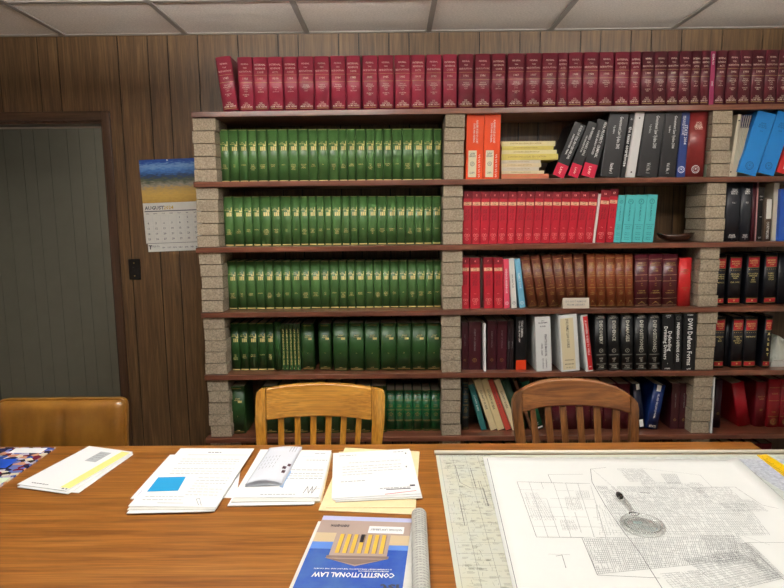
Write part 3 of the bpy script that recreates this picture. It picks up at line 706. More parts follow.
book('thin white booklet between pink and light blue booklets', 'book', None, 3, 2.86, 511.4, 5.6, 508.6, 258.6, .19, 'soft', M_white2, vert([('CIVIL PRACTICE', .5, .55, .25, .4, .01)], M_inkd, extra=seal_extra(M_inkd, .3, .1)), name='pamphlet')
book('light blue booklet leaning left against the white booklet', 'book', None, 3, 2.86, 519.8, 5.9, 514.2, 259, .19, 'soft', mat('light_blue_card', (110, 172, 200), .45), tcol('FAMILY CODE'), name='pamphlet')
M_br = cloth('tan_brown_cloth', (122, 58, 30), .4, .25); M_br2 = cloth('russet_brown_cloth', (98, 46, 28), .4, .25)
bb = [(528.3, 8.6, 519.9), (538.6, 8.4, 530.4), (549.2, 9, 541.4), (558.9, 8.6, 552), (568.2, 8.5, 562.8), (577.2, 8.7, 573.8)]
for i, (xb, w, xt) in enumerate(bb):
    book('brown law volume leaning left, %s from the light blue booklet' % ORD[i+1], 'book', 'brown law volumes on the fourth board', 3, 2.865, xb, w+1, xt, 256.4-.35*i, .18, 'hard', M_br2, sp_brown(i+1), key='br%d' % i)
bu = [588.4, 597.1, 606.6, 616.8, 625.9, 634.4]
for i in range(5):
    book('tan-brown upright law volume on the fourth board, %s from the white card' % ORD[i+1], 'book', 'brown law volumes on the fourth board', 3, 2.865, bu[i], bu[i+1]-bu[i]-.2, bu[i]-1.3, 254.3, .18, 'hard', M_br, sp_brown(i+7), key='bu%d' % i)
M_mar = cloth('oxblood_cloth', (78, 20, 30), .35, .35)
def sp_ox(v):
    def f(w, h, ys):
        a = MB()
        for t, z, hh in (('AMERICAN', .83, .024), ('JURISPRUDENCE', .79, .024), ('LEGAL', .72, .022), ('FORMS', .68, .022), (v, .535, .04), ('2D', .44, .02), ('TO', .40, .02), ('UNIFORM', .30, .02), ('COMMERCIAL', .26, .02)): text(a, t, w*.5, z*h, hh*h, w*.7, ys=ys)
        a.add([(w*.25, ys(w*.25)-.0005, .05*h), (w*.75, ys(w*.75)-.0005, .05*h), (w*.5, ys(w*.5)-.0006, .1*h)], [(0, 1, 2)])
        g = MB()
        for z in (.90, .60, .485, .15, .02): band(g, w*.02, w*.98, z*h, (z+.006)*h, ys=ys)
        return [('spine_lettering', a, M_goldd, None), ('spine_rule', g, mat('pale_rule', (190, 150, 120), .5), None)]
    return f
for i, (xb, w, xt) in enumerate([(634.8, 13.6, 635.4), (648.7, 13.5, 649.4), (662.6, 14.8, 663.6)]):
    book('thick oxblood law volume on the fourth board, %s of three' % ORD[i+1], 'book', 'oxblood law volumes', 3, 2.86, xb, w, xt, 254.3, .19, 'hard', M_mar, sp_ox(str(i+1)), key='ox%d' % i)
book('bright red hardback right of the oxblood volumes, beside the right pillar', 'book', None, 3, 2.86, 678.2, 12.2, 680.2, 258.2, .19, 'hard', cloth('bright_red_cloth', (190, 36, 38), .4, .2), horiz([('TEXAS', .76, .03, .5), ('PRACTICE', .72, .03, .7), ('GUIDE', .68, .026, .45), ('PROBATE', .38, .022, .6), ('2002', .34, .022, .5)], mat('dark_gilt', (150, 110, 70), .5)))
# white card at the front edge
z = shelfz(3, .85); x0 = Xat(562.8, 2.815, z); x1 = Xat(589, 2.815, z)
o = empty('label_card', (x0, 2.812, z+.0005), 'small white folded card on the front edge before the brown volumes', 'card')
o.rotation_euler.x = -.12
mb = MB(); mb.box(0, x1-x0, 0, .0008, 0, .05); mb.hexa([(0, .0008, .0495), (x1-x0, .0008, .0495), (x1-x0, .03, .002), (0, .03, .002)], [(0, .0016, .05), (x1-x0, .0016, .05), (x1-x0, .031, .003), (0, .031, .003)])
build(mb, 'card', mat('off_white_card', (206, 196, 180), .7), o)
t_ = MB(); text(t_, 'DO NOT REMOVE', (x1-x0)/2, .033, .009, .1); text(t_, 'FROM LIBRARY', (x1-x0)/2, .017, .009, .1); build(t_, 'lettering', M_lgrey, o)
# right bay, fourth board
M_vb = cloth('navy_black_cloth', (17, 20, 28), .42, .12)
def sp_rb(tt, v=0, label='red label panels'):
    def f(w, h, ys):
        r_ = MB(); fl_ = MB(); band(r_, w*.1, w*.93, .74*h, .93*h, ys=ys); band(fl_, w*.08, w*.94, .045*h, .115*h, ys=ys)
        g = MB()
        for z in (.94, .73, .035, .12): band(g, w*.08, w*.94, z*h, (z+.008)*h, ys=ys)
        for i in range(5): band(g, w*(.16+.16*i), w*(.21+.16*i), .685*h, .70*h, ys=ys, n=1)
        a = MB()
        for t, z, hh, mw in (('VERNONS', .865, .032, .7), ('ANNOTATED', .82, .028, .6), ('CODE', .78, .02, .4)): text(a, t if t != 'VERNONS' else 'REVISED', w*.5, z*h, hh*h, w*mw, ys=ys, eps=.0009)
        for i, t in enumerate(tt): text(a, t, w*.5, (.61-.04*i)*h, .026*h, w*.7, ys=ys)
        text(a, '*', w*.5, .07*h, .06*h, w*.4, ys=ys, eps=.0009)
        return [('spine_label', r_, mat('crimson_label', (168, 24, 40), .4), 'red title label'), ('foot_label', fl_, mat('crimson_label', (168, 24, 40), .4), 'red foot label'), ('spine_rule', g, M_goldd, None), ('spine_lettering', a, M_gold, None)]
    return f
G_rb = 'black statute volumes with red labels'
for i, (xb, w, xt, yt, tt) in enumerate([(714.8, 9.6, 718, 255.3, ['CODE OF', 'CRIMINAL', 'PROCEDURE', '', 'ARTICLES']), (727, 13.3, 730.2, 254.8, ['STATUTES', 'VOLUME', 'TWO', '', 'CIVIL CODE']), (745.2, 13, 748.4, 254, ['EDUCATION', 'ARTICLES', 'TO', 'END', 'CODE']), (763.2, 13, 766, 253.6, ['FAMILY', 'LABOR', 'CODE', 'TITLES'])]):
    book('black statute volume with red labels on the fourth board, %s from the right pillar' % ORD[i+1], 'book', G_rb, 3, 2.89, xb, w, xt, yt, .18, 'hard', M_vb, sp_rb(tt), key='rb%d' % i)
book('plain navy-black volume at the right picture edge on the fourth board', 'book', None, 3, 2.89, 777.4, 13, 780, 253, .18, 'hard', M_vb, None)

# ------------------------------------------------------------------ middle bay, fifth board
M_plum = cloth('plum_vinyl', (62, 18, 28), .32, .4)
pl = lambda: vert([('DIGEST OF OPINIONS', .5, .62, .13, .5, .008)], M_lgrey, extra=seal_extra(M_goldd, .17, .2))
book('narrow plum volume touching the middle pillar on the fifth board', 'book', 'plum volumes on the fifth board', 4, 2.885, 461.5, 6.6, None, 322.2, .18, 'soft', M_plum, pl())
book('wide plum volume second from the middle pillar on the fifth board', 'book', 'plum volumes on the fifth board', 4, 2.88, 468.4, 12.4, None, 321.6, .18, 'soft', M_plum, pl())
book('slim black book just left of the thin white booklet on the fifth board', 'book', None, 4, 2.89, 481, 2.2, None, 323, .17, 'soft', M_blk, None)
book('thin bright white booklet standing among plum volumes', 'book', None, 4, 2.85, 484.0, 2.2, 483.6, 323.8, .18, 'soft', M_white, None, name='pamphlet')
book('plum volume directly right of the thin white booklet', 'book', 'plum volumes on the fifth board', 4, 2.88, 487, 9.2, None, 321, .18, 'soft', M_plum, pl())
book('plum volume second to the right of the thin white booklet', 'book', 'plum volumes on the fifth board', 4, 2.88, 496.6, 10, None, 321, .18, 'soft', M_plum, pl())
book('slim dark volume with faint gilt title right of the plum volumes', 'book', 'slim dark volumes', 4, 2.88, 507, 3.1, None, 320.5, .18, 'soft', mat('near_black_card', (34, 24, 26), .4), vert([('PRACTICE', .5, .5, .4, .6, .01)], M_lgrey))
book('slim dark volume left of the black book with the orange foot', 'book', 'slim dark volumes', 4, 2.88, 510.3, 3.1, None, 320.5, .18, 'soft', mat('near_black_card', (34, 24, 26), .4), vert([('MANUAL', .5, .5, .4, .6, .01)], M_lgrey))
book('black paperback with bright orange-red foot beside the thick white book', 'book', None, 4, 2.87, 515.8, 10.4, 515.8, 316.8, .19, 'soft', M_blk, vert([('TEXAS CRIMINAL', .6, .77, .2, .32, .015), ('PROCEDURE AND LAW', .35, .72, .14, .4, .01)], foot=(mat('orange_foot', (222, 66, 28), .4), 0, .185, 'bright orange-red foot')), name='paperback_book')
def sp_white1(w, h, ys):
    a = MB()
    for t, z, hh, mw in (('2003', .92, .018, .2), ('ALABAMA', .885, .026, .6), ('RULES', .82, .026, .5)): text(a, t, w*.5, z*h, hh*h, w*mw)
    text(a, 'PRACTICE MANUAL', w*.66, .47*h, w*.14, .4*h, rot=1); text(a, 'CIVIL LAW', w*.4, .4*h, w*.12, .26*h, rot=1); text(a, 'CONTINUING', w*.66, .14*h, w*.1, .18*h, rot=1); text(a, 'EDUCATION', w*.45, .14*h, w*.1, .18*h, rot=1)
    return [('spine_lettering', a, M_inkd, None)]
M_wb = mat('white_book_card', (222, 224, 222), .45)
book('thick white paperback with black lettering right of the orange-footed book', 'book', 'thick white course books', 4, 2.835, 536.6, 15.3, 534.9, 316.8, .22, 'soft', M_wb, sp_white1, name='paperback_book', page=M_white)
def sp_white2(w, h, ys):
    l_ = MB(); band(l_, w*.08, w*.78, .03*h, .94*h, eps=.0003)
    a = MB(); text(a, 'FAMILY LAW COURSE', w*.45, .62*h, w*.14, .4*h, rot=1, eps=.0007); text(a, '2002', w*.45, .88*h, w*.14, .1*h, rot=1, eps=.0007)
    for t, z in (('STATE BAR', .2), ('ADVANCED', .13), ('A - B - C', .07)): text(a, t, w*.45, z*h, .022*h, w*.5, eps=.0007)
    return [('spine_label', l_, mat('ivory_label', (220, 208, 172), .6), 'ivory label strip'), ('spine_lettering', a, M_inkd, None)]
book('thick white binder with ivory spine strip, second of the white books', 'binder', 'thick white course books', 4, 2.803, 561.8, 18.4, 558.3, 315.6, .25, 'binder', M_wb, sp_white2, page=M_white)
def sp_white3(w, h, ys):
    l_ = MB(); band(l_, w*.3, w*.98, .02*h, .98*h, eps=.0003)
    a = MB(); text(a, 'A LAWYERS GUIDE TO WILLS', w*.64, .6*h, w*.3, .62*h, rot=1, eps=.0007); text(a, '5', w*.64, .08*h, w*.3, w, rot=1, eps=.0007)
    return [('spine_label', l_, mat('red_strip', (190, 36, 38), .5), 'red strip'), ('spine_lettering', a, M_lwhite, None)]
book('white book with red lettered spine leaning left on the white binder', 'book', 'thick white course books', 4, 2.815, 586.6, 6.8, 580.6, 315.8, .23, 'soft', M_wb, sp_white3, name='paperback_book', page=M_white)
def sp_big(title):
    def f(w, h, ys):
        a = MB(); text(a, 'TEXAS', w*.5, .975*h, .026*h, w*.5, ys=ys); text(a, 'PRACTICE', w*.5, .945*h, .022*h, w*.7, ys=ys)
        text(a, title, w*.52, .895*h, w*.27, .52*h, rot=1, ys=ys, align='L', bold=.02)
        ringseal(a, w*.5, .36*h, w*.16, ys=ys, inner=False)
        for t, z in (('LAW', .22), ('OF', .19), ('1-2', .165), ('WITH', .08), ('FORMS', .05)): text(a, t, w*.5, z*h, .022*h, w*.5, ys=ys)
        g = MB()
        for z in (.285, .275, .115, .105, .02): band(g, w*.12, w*.9, z*h, (z+.007)*h, ys=ys)
        return [('spine_lettering', a, mat('silver_lettering', (186, 184, 172), .4), None), ('spine_rule', g, mat('silver_rule', (120, 120, 114), .4), None)]
    return f
M_bh = cloth('black_book_cloth', (14, 16, 19), .42, .12)
G_bf = 'black legal forms set on the fifth board'
for i, (xb, w, xt, t, lab_) in enumerate([(595.6, 11.8, 594.7, 'DISCOVERY', 'black volume titled DISCOVERY'), (608.3, 11.8, 607.8, 'EVIDENCE', 'black volume titled EVIDENCE'), (621.3, 12.4, 621.2, 'DAMAGES', 'black volume titled DAMAGES'), (634.8, 12.8, 635, 'DEPOSITIONS', 'black volume titled DEPOSITIONS, left one of the two'), (648.2, 12.6, 648.4, 'DEPOSITIONS', 'black volume titled DEPOSITIONS, right one of the two')]):
    book(lab_+' on the fifth board', 'book', G_bf, 4, 2.84, xb, w, xt, 315.3-.15*i, .2, 'hard', M_bh, sp_big(t))
def sp_dd(w, h, ys):
    a = MB(); text(a, 'Defending', w*.68, .52*h, w*.30, .36*h, rot=1, bold=.02); text(a, 'Drinking Drivers', w*.31, .49*h, w*.30, .62*h, rot=1, bold=.02)
    text(a, 'STATE', w*.5, .975*h, .022*h, w*.7, bold=.03); text(a, 'LAW', w*.5, .945*h, .016*h, w*.4); text(a, 'FORMS', w*.5, .03*h, .022*h, w*.7, bold=.03); text(a, '1', w*.5, .12*h, .025*h, w)
    return [('spine_lettering', a, M_lwhite, None)]
book('black volume titled Defending Drinking Drivers in white on the fifth board', 'book', G_bf, 4, 2.835, 661.6, 11.6, 662.6, 314.6, .21, 'soft', M_bh, sp_dd)
book('narrow black volume with white title, between the two drunk-driving law volumes', 'book', G_bf, 4, 2.835, 673.6, 7.6, 674.8, 314.2, .21, 'soft', M_bh, vert([('PREPARING DEFENSE CASES', .5, .5, .35, .7, .02)], M_lwhite, extra=seal_extra(mat('silver_rule', (120, 120, 114), .4), .3, .93)))
def sp_dwi(w, h, ys):
    a = MB(); text(a, 'DWI Defense Forms', w*.52, .50*h, w*.36, .82*h, rot=1, bold=.022); text(a, 'FORMS', w*.5, .975*h, .022*h, w*.8, bold=.03); text(a, 'LAW', w*.5, .025*h, .022*h, w*.6, bold=.03)
    return [('spine_lettering', a, M_lwhite, None)]
book('black volume titled DWI Defense Forms in white beside the right pillar', 'book', G_bf, 4, 2.83, 682.2, 12.8, 684, 313.8, .21, 'soft', M_bh, sp_dwi)
# right bay, fifth board
for i, (xb, w, xt, tt) in enumerate([(713.4, 10.4, 716, ['ARTICLES', 'TO', 'END']), (730.6, 11.7, 733.4, ['CODE OF', 'CIVIL', 'PROCEDURE', 'RULES']), (742.9, 12.9, 746, ['INSURANCE'])]):
    book('black statute volume with red labels on the fifth board, %s from the right pillar' % ORD[i+1], 'book', G_rb, 4, 2.87, xb, w, xt, 317, .18, 'hard', M_vb, sp_rb(tt), key='rc%d' % i)
book('blank dark volume filling the gap between red-labelled volumes on the fifth board', 'book', None, 4, 2.9, 724.2, 6.2, 726.8, 317, .16, 'hard', M_vb, None)  # added plain volume fills the dark gap between the labelled ones
def sp_alert(w, h, ys):
    out = sp_rb([])(w, h, ys); a = MB()
    for i, c in enumerate('ALERT'): text(a, c, w*.55, (.66-.1*i)*h, .05*h, w*.6, ys=ys, bold=.03)
    return out+[('volume_letters', a, M_gold, None)]
book('slim black volume lettered ALERT down its spine, beside the white papers', 'book', G_rb, 4, 2.865, 762.2, 7.4, 766.4, 316.4, .18, 'hard', M_vb, sp_alert)
# papers beside it
z = shelfz(4, 1.95)
def stackbox(name, label, cat, x0, x1, y0, y1, z0, z1, m_, group=None, jitter=.004, n=6):
    mb = MB()
    for i in range(n):
        a = z0+(z1-z0)*i/n; b = z0+(z1-z0)*(i+1)/n-.0003; jx = rnd.uniform(-jitter, jitter); jy = rnd.uniform(0, jitter)
        mb.box(x0+jx, x1+jx, y0+jy, y1+jy, a, b)
    o = build(mb, name, m_); return tag(o, label, cat, group)
X0 = Xat(771, 2.86, z); stackbox('paper_stack', 'short stack of white papers lying flat at the right picture edge', 'papers', X0, X0+.22, 2.86, 3.06, z+.0005, z+.03, M_white2)
crum = MB(); nx, ny = 14, 10; vs = []
for j in range(ny+1):
    for i in range(nx+1):
        u, v = i/nx, j/ny; e_ = min(1, 4*min(u, 1-u))*min(1, 4*min(v, 1-v))
        vs.append((X0+.005+.2*u, 2.87+.17*v, z+.034+e_*(.085*(.5+.5*math.sin(3*u+1))+.03*rnd.random())))
crum.add(vs, [(j*(nx+1)+i, j*(nx+1)+i+1, (j+1)*(nx+1)+i+1, (j+1)*(nx+1)+i) for j in range(ny) for i in range(nx)], 0, False)
o = build(crum, 'plastic_bag', mat('pale_plastic', (188, 192, 180), .3, coat=.3)); tag(o, 'crumpled pale plastic bag on the white papers at the right edge', 'bag')
sm = o.modifiers.new('s', 'SOLIDIFY'); sm.thickness = .001

# ------------------------------------------------------------------ middle bay, sixth board
book('dark teal book with gilt lines touching the middle pillar, sixth board', 'book', None, 5, 2.89, 462.6, 6, 462.8, 382.6, .17, 'hard', cloth('dark_teal_cloth', (12, 44, 52), .4, .3), sp_em(5))
ln = lambda c: vert([('COUNTY GUIDE', .5, .6, .3, .4, .01)], c)
for i, (xb, w, xt, yt, c, nm, ink) in enumerate([(481.6, 5.3, 468.4, 385.4, (44, 112, 110), 'teal paperback leaning left, leftmost of the slanting row', M_lwhite), (490.8, 6.6, 473.6, 380.6, (222, 206, 160), 'cream paperback leaning left beside the teal one', M_inkd), (497.8, 6.9, 480.9, 380, (226, 208, 158), 'cream paperback leaning left, left of the coral one', M_inkd), (506.0, 5.6, 487.2, 380.6, (196, 78, 62), 'coral red paperback leaning left between cream ones', M_inkd), (512.6, 6.0, 494, 380.6, (222, 206, 166), 'cream paperback leaning left, right of the coral one', M_inkd)]):
    book(nm, 'book', 'slanting paperbacks on the sixth board', 5, 2.875, xb, w*1.06, xt, yt, .17, 'soft', mat('slant_%d' % i, c, .6, var=.04), ln(ink), name='paperback_book')
for i, (xb, w, xt, yt, c, nm) in enumerate([(519.5, 8.5, 501, 381, (18, 58, 36), 'dark green book leaning left behind the aged oak chair'), (530.5, 3, 514, 382, (96, 62, 40), 'thin brown booklet leaning left behind the aged oak chair'), (535.3, 9.2, 521, 383, (14, 96, 66), 'green book with white foot behind the aged oak chair')]):
    def wf(w_, h, ys):
        a = MB(); band(a, w_*.1, w_*.95, .02*h, .05*h, ys=ys); text(a, 'C', w_*.5, .12*h, .05*h, w_*.5, ys=ys); return [('foot_band', a, M_lwhite, 'white foot')]
    book(nm, 'book', 'slanting paperbacks on the sixth board', 5, 2.875, xb, w, xt, yt, .17, 'soft' if i == 1 else 'hard', mat('lean_%d' % i, c, .45), wf if i == 2 else None)
M_wine = cloth('wine_cloth', (84, 18, 32), .38, .3)
for i in range(6):
    def ob(w, h, ys):
        a = MB()
        for s_ in (1, -1): a.add([(w*.1, ys(w*.1)-.0005, (.3+.1*s_)*h), (w*.14, ys(w*.14)-.0005, (.285+.1*s_)*h), (w*.92, ys(w*.92)-.0005, (.3-.1*s_)*h), (w*.88, ys(w*.88)-.0005, (.315-.1*s_)*h)], [(0, 1, 2, 3)])
        text(a, 'CODE', w*.5, .7*h, .03*h, w*.7, ys=ys); return [('spine_lettering', a, M_goldd, None)]
    book('wine red volume with crossed gilt lines behind the aged oak chair, %s from left' % ORD[i+1], 'book', 'wine red volumes on the sixth board', 5, 2.885, 552+i*12.9, 12.6, None, 384, .17, 'hard', M_wine, ob, key='wine')
M_nb = mat('dark_navy_cloth', (16, 26, 52), .4, coat=.2)
def navyl(w, h, ys):
    a = MB(); band(a, w*.4, w*.85, .86*h, h*.99, eps=.0004, ys=ys)
    b = MB(); band(b, w*.3, w*.8, .04*h, .2*h, eps=.0004, ys=ys)
    return [('paper_label', a, M_white, 'white paper label at the head'), ('foot_label', b, M_white, 'white paper label at the foot')]
book('dark navy book with two white labels leaning left beside the oak chair', 'book', None, 5, 2.88, 637.8, 8, 632.6, 384.4, .17, 'hard', M_nb, navyl)
def bluel(w, h, ys):
    a = MB(); band(a, w*.25, w*.62, .85*h, h*.99, eps=.0004, ys=ys); b = MB(); text(b, 'OIL AND GAS LAW JOURNAL', w*.5, .52*h, w*.16, .55*h, rot=1, ys=ys); text(b, 'STATE', w*.5, .06*h, w*.2, w*.6, ys=ys)
    return [('paper_label', a, M_white, 'white paper label'), ('spine_lettering', b, M_lwhite, None)]
book('dark blue book with white head label leaning right on the sixth board', 'book', None, 5, 2.87, 657.6, 11.6, 666.2, 385.6, .18, 'hard', mat('deep_blue_cloth', (14, 44, 104), .4, coat=.2), bluel, side='R')
for i, (xb, w, xt) in enumerate([(670.4, 8, 672.2), (678.8, 8.2, 680.8)]):
    book('plum volume on the sixth board, %s of the pair by the right pillar' % ['left', 'right'][i], 'book', 'plum pair by the right pillar', 5, 2.88, xb, w, xt, 383.4, .18, 'soft', M_plum, pl())
# right bay, sixth board
book('thin white booklet leaning on the right brick pillar, sixth board', 'book', None, 5, 2.815, 710.6, 1.7, 713.9, 377.3, .16, 'soft', M_white, None, name='pamphlet')
book('dark plum volume just right of the right pillar on the sixth board', 'book', None, 5, 2.89, 714, 6.4, 717.0, 379.8, .17, 'hard', mat('dark_plum_cloth', (44, 20, 32), .4), seal_extra(M_goldd, .2, .3))
M_r5 = cloth('cherry_red_cloth', (158, 10, 30), .34, .3)
book('plain cherry red hardback leaning left on the sixth board', 'book', None, 5, 2.9, 739.2, 12.4, 732.2, 384, .185, 'hard', M_r5, None)
book('dark red hardback with gilt title and white mark on the sixth board', 'book', None, 5, 2.9, 754.8, 10.8, 757.4, 382, .17, 'hard', cloth('dark_red_cloth', (110, 16, 28), .4, .2), horiz([('RULES OF', .67, .03, .6), ('LAW', .62, .03, .4), ('2D', .38, .04, .3)], M_goldd))
def sp_rr(w, h, ys):
    a = MB(); ringseal(a, w*.5, .12*h, w*.26, ys=ys); text(a, 'CODE', w*.5, .7*h, .03*h, w*.6, ys=ys); text(a, '1980', w*.5, .32*h, .03*h, w*.5, ys=ys)
    for z in (.82, .55, .22): band(a, w*.05, w*.95, z*h, (z+.006)*h, ys=ys)
    return [('spine_lettering', a, M_goldd, None)]
for i, xb in enumerate((767.2, 779.5)):
    book('red hardback with gilt seal on the sixth board, %s from the right edge' % ['second', 'first'][i], 'book', 'red seal hardbacks', 5, 2.89, xb, 11.7, xb+3, 379.4, .17, 'hard', cloth('brick_red_cloth', (134, 18, 30), .4, .2), sp_rr)
# lowest board, seen past the table corner
for i in range(6):
    x0 = 1.50+.07+i*.062
    o = empty('law_book', (x0, 2.9, .1005), 'dark red volume on the lowest board beyond the table corner, %s from the right pillar' % ORD[i+1], 'book', 'dark red volumes on the lowest board')
    mb, ys = cover_hard(.058, .18, .245); build(mb, 'cover', cloth('dark_red_cloth', (110, 16, 28), .4, .2), o); p = MB(); p.box(.003, .055, .009, .175, .003, .241); build(p, 'page_block', PAGE, o)
    g = MB(); band(g, .004, .054, .2, .202, ys=ys); build(g, 'spine_rule', M_goldd, o)
for i in range(5):
    x0 = .36+.02+i*.062
    o = empty('law_book', (x0, 2.9, .1005), 'green volume on the lowest board behind the aged oak chair, %s from the middle pillar' % ORD[i+1], 'book', 'green volumes on the lowest board')
    mb, ys = cover_hard(.058, .18, .245); build(mb, 'cover', M_grd, o); p = MB(); p.box(.003, .055, .009, .175, .003, .241); build(p, 'page_block', PAGE, o)

# ------------------------------------------------------------------ wall calendar and switch
YC = DW-.004
def quadW(pts, Y): return [W(px, py, Y) for px, py in pts]
cal = empty('wall_calendar', W(168, 159, YC), 'wall calendar with harvest landscape photo above the August page, beside the pillar', 'calendar')
cang = -.028
cal.rotation_euler.y = cang
P0 = W(138.6, 159.3, YC); P1 = W(144.9, 243.3, YC)
cw = .297; ch = (P0-P1).length; chp = ch*.51; 
ox = (P0-cal.location).x
mb = MB(); mb.box(ox, ox+cw, 0, .0012, -chp, 0); pic = build(mb, 'photo_page', None or MATS.setdefault('x', M_white), cal); MATS.pop('x')
pm = bpy.data.materials.new('landscape_print'); pm.use_nodes = True; n = pm.node_tree.nodes; l = pm.node_tree.links; bs = n['Principled BSDF']; bs.inputs['Roughness'].default_value = .3
tc = n.new('ShaderNodeTexCoord'); se = n.new('ShaderNodeSeparateXYZ'); l.new(tc.outputs['Generated'], se.inputs[0])
ns = n.new('ShaderNodeTexNoise'); ns.inputs['Scale'].default_value = 9; ns.inputs['Detail'].default_value = 8; mp = n.new('ShaderNodeMapping'); mp.inputs['Scale'].default_value = (1.2, .1, 3); l.new(tc.outputs['Generated'], mp.inputs[0]); l.new(mp.outputs[0], ns.inputs[0])
ad = n.new('ShaderNodeMath'); ad.operation = 'MULTIPLY_ADD'; ad.inputs[1].default_value = .34; l.new(ns.outputs[0], ad.inputs[0]); 
sb = n.new('ShaderNodeMath'); sb.operation = 'SUBTRACT'; sb.inputs[1].default_value = .17; l.new(se.outputs[2], sb.inputs[0]); l.new(sb.outputs[0], ad.inputs[2])
rp = n.new('ShaderNodeValToRGB'); l.new(ad.outputs[0], rp.inputs[0]); e = rp.color_ramp.elements
e[0].position = 0; e[0].color = (*lin((186, 150, 78)), 1); e[1].position = 1; e[1].color = (*lin((30, 74, 156)), 1)
for p_, c in ((.18, (208, 172, 92)), (.34, (184, 156, 100)), (.40, (150, 146, 136)), (.5, (92, 98, 78)), (.56, (70, 82, 84)), (.62, (50, 70, 110)), (.74, (70, 120, 190)), (.85, (120, 160, 206)), (.93, (40, 86, 170))):
    q = e.new(p_); q.color = (*lin(c), 1)
l.new(rp.outputs[0], bs.inputs['Base Color']); pic.data.materials.clear(); pic.data.materials.append(pm)
mb = MB(); mb.box(ox, ox+cw, 0, .0012, -ch, -chp-.0005); pg = build(mb, 'month_page', M_white2, cal)
mb = MB(); mb.box(ox+.007, ox+cw+.005, .0014, .0024, -ch-.042, -chp-.01); lpg = build(mb, 'lower_page', M_white2, cal)
t_ = MB(); g_ = MB(); yr = MB()
hh = ch-chp
text(t_, 'AUGUST', ox+.008, -chp-.026, .018, .12, align='L', bold=.03); text(yr, '2024', ox+.108, -chp-.026, .018, .07, align='L', bold=.02)
band(t_, ox+.006, ox+cw-.006, -chp-.046, -chp-.041)
for i, d_ in enumerate(['SUN', 'MON', 'TUE', 'WED', 'THU', 'FRI', 'SAT']): text(t_, d_, ox+.02+.0415*i, -chp-.056, .006, .03)
dd = 1
gy0 = -chp-.066
for r_ in range(5):
    for c_ in range(7):
        if r_ == 0 and c_ < 4: continue
        text(t_, str(dd), ox+.02+.0415*c_, gy0-.012-(hh-.075)/5*r_, .010, .02, bold=.02); dd += 1
for i in range(8): 
    x = ox+.004+(cw-.008)*i/7; g_.box(x-.0003, x+.0003, -.0006, -.0003, -ch+.006, gy0)
for i in range(6):
    z_ = gy0-(hh-.075)/5*i; g_.box(ox+.004, ox+cw-.004, -.0006, -.0003, z_-.0003, z_+.0003)
build(t_, 'month_lettering', mat('calendar_print', (96, 98, 108), .8), pg); build(yr, 'year_lettering', mat('golden_print', (196, 164, 72), .5), pg); build(g_, 'date_grid', mat('pale_grid', (196, 198, 200), .7), pg)
t_ = MB(); text(t_, 'T', ox+.02, -ch-.018, .02, .02, bold=.04); text(t_, 'TITLE CO', ox+.045, -ch-.014, .008, .05); 
for i in range(7): text(t_, ['SEP', 'OCT', 'NOV', 'DEC', 'JAN', 'FEB', 'MAR'][i], ox+.09+.03*i, -ch-.022, .007, .024)
band(t_, ox+.0, ox+cw, -ch+.001, -ch+.003)
q = build(t_, 'footer_lettering', M_inkd, lpg)
tk = MB(); tk.tube([(ox+cw*.5, .001, -.006), (ox+cw*.5, -.008, -.006)], .0035, 10); build(tk, 'tack', M_white, cal)
a = W(128, 259, DW); b = W(141.8, 279.6, DW)
sw = empty('light_switch', ((a.x+b.x)/2, DW, (a.z+b.z)/2), 'black switch plate on the panelling below the calendar', 'switch')
hw = abs(b.x-a.x)/2-.002; hz = abs(a.z-b.z)/2
mb = MB(); mb.box(-hw, hw, -.007, -.0002, -hz, hz); bevel(build(mb, 'plate', M_black, sw), .003)
mb = MB(); mb.box(-.005, .005, -.018, -.006, -.004, .012); bevel(build(mb, 'toggle', mat('dark_toggle', (40, 38, 36), .4), sw), .001)
for z_ in (-hz*.62, hz*.62):
    mb = MB(); mb.tube([(0, -.0085, z_), (0, -.006, z_)], .0035, 10); build(mb, 'screw', mat('brass_screw', (170, 150, 100), .3, metal=.8), sw)

# ------------------------------------------------------------------ table
tl = T(0, 446.5); trr = T(750, 441.3)
sl = (trr.y-tl.y)/(trr.x-tl.x)
te = Vector((trr.x, trr.y)); dx = Vector((1, sl)).normalized(); dy = Vector((sl, -1)).normalized()   # along and toward the camera
LEN = 3.6; DEP = 1.12
c0 = te; c1 = te-dx*LEN; c2 = c1+dy*DEP; c3 = te+dy*DEP
top_tab = empty('conference_table', ((c0+c2)/2).to_3d(), 'long golden-brown wooden conference table in the foreground', 'table')
ctr = (c0+c2)/2; top_tab.location = (ctr.x, ctr.y, 0); top_tab.rotation_euler.z = math.atan2(dx.y, dx.x)
mb = MB(); mb.box(-LEN/2, LEN/2, -DEP/2, DEP/2, .716, .75); bevel(build(mb, 'tabletop', M_table, top_tab), .004, 3)
mb = MB()
for (a, b, c, d) in ((-LEN/2+.12, LEN/2-.12, -DEP/2+.1, -DEP/2+.12), (-LEN/2+.12, LEN/2-.12, DEP/2-.12, DEP/2-.1), (-LEN/2+.1, -LEN/2+.12, -DEP/2+.1, DEP/2-.1), (LEN/2-.12, LEN/2-.1, -DEP/2+.1, DEP/2-.1)): mb.box(a, b, c, d, .65, .716)
build(mb, 'apron', M_table, top_tab)
for sx in (-1, 1):
    for s_ in (-1, 1):
        mb = MB(); X = sx*(LEN/2-.15); Y = s_*(DEP/2-.15)
        mb.hexa([(X-.025, Y-.025, 0), (X+.025, Y-.025, 0), (X+.025, Y+.025, 0), (X-.025, Y+.025, 0)], [(X-.04, Y-.04, .65), (X+.04, Y-.04, .65), (X+.04, Y+.04, .65), (X-.04, Y+.04, .65)])
        bevel(build(mb, 'leg', M_table, top_tab), .004)

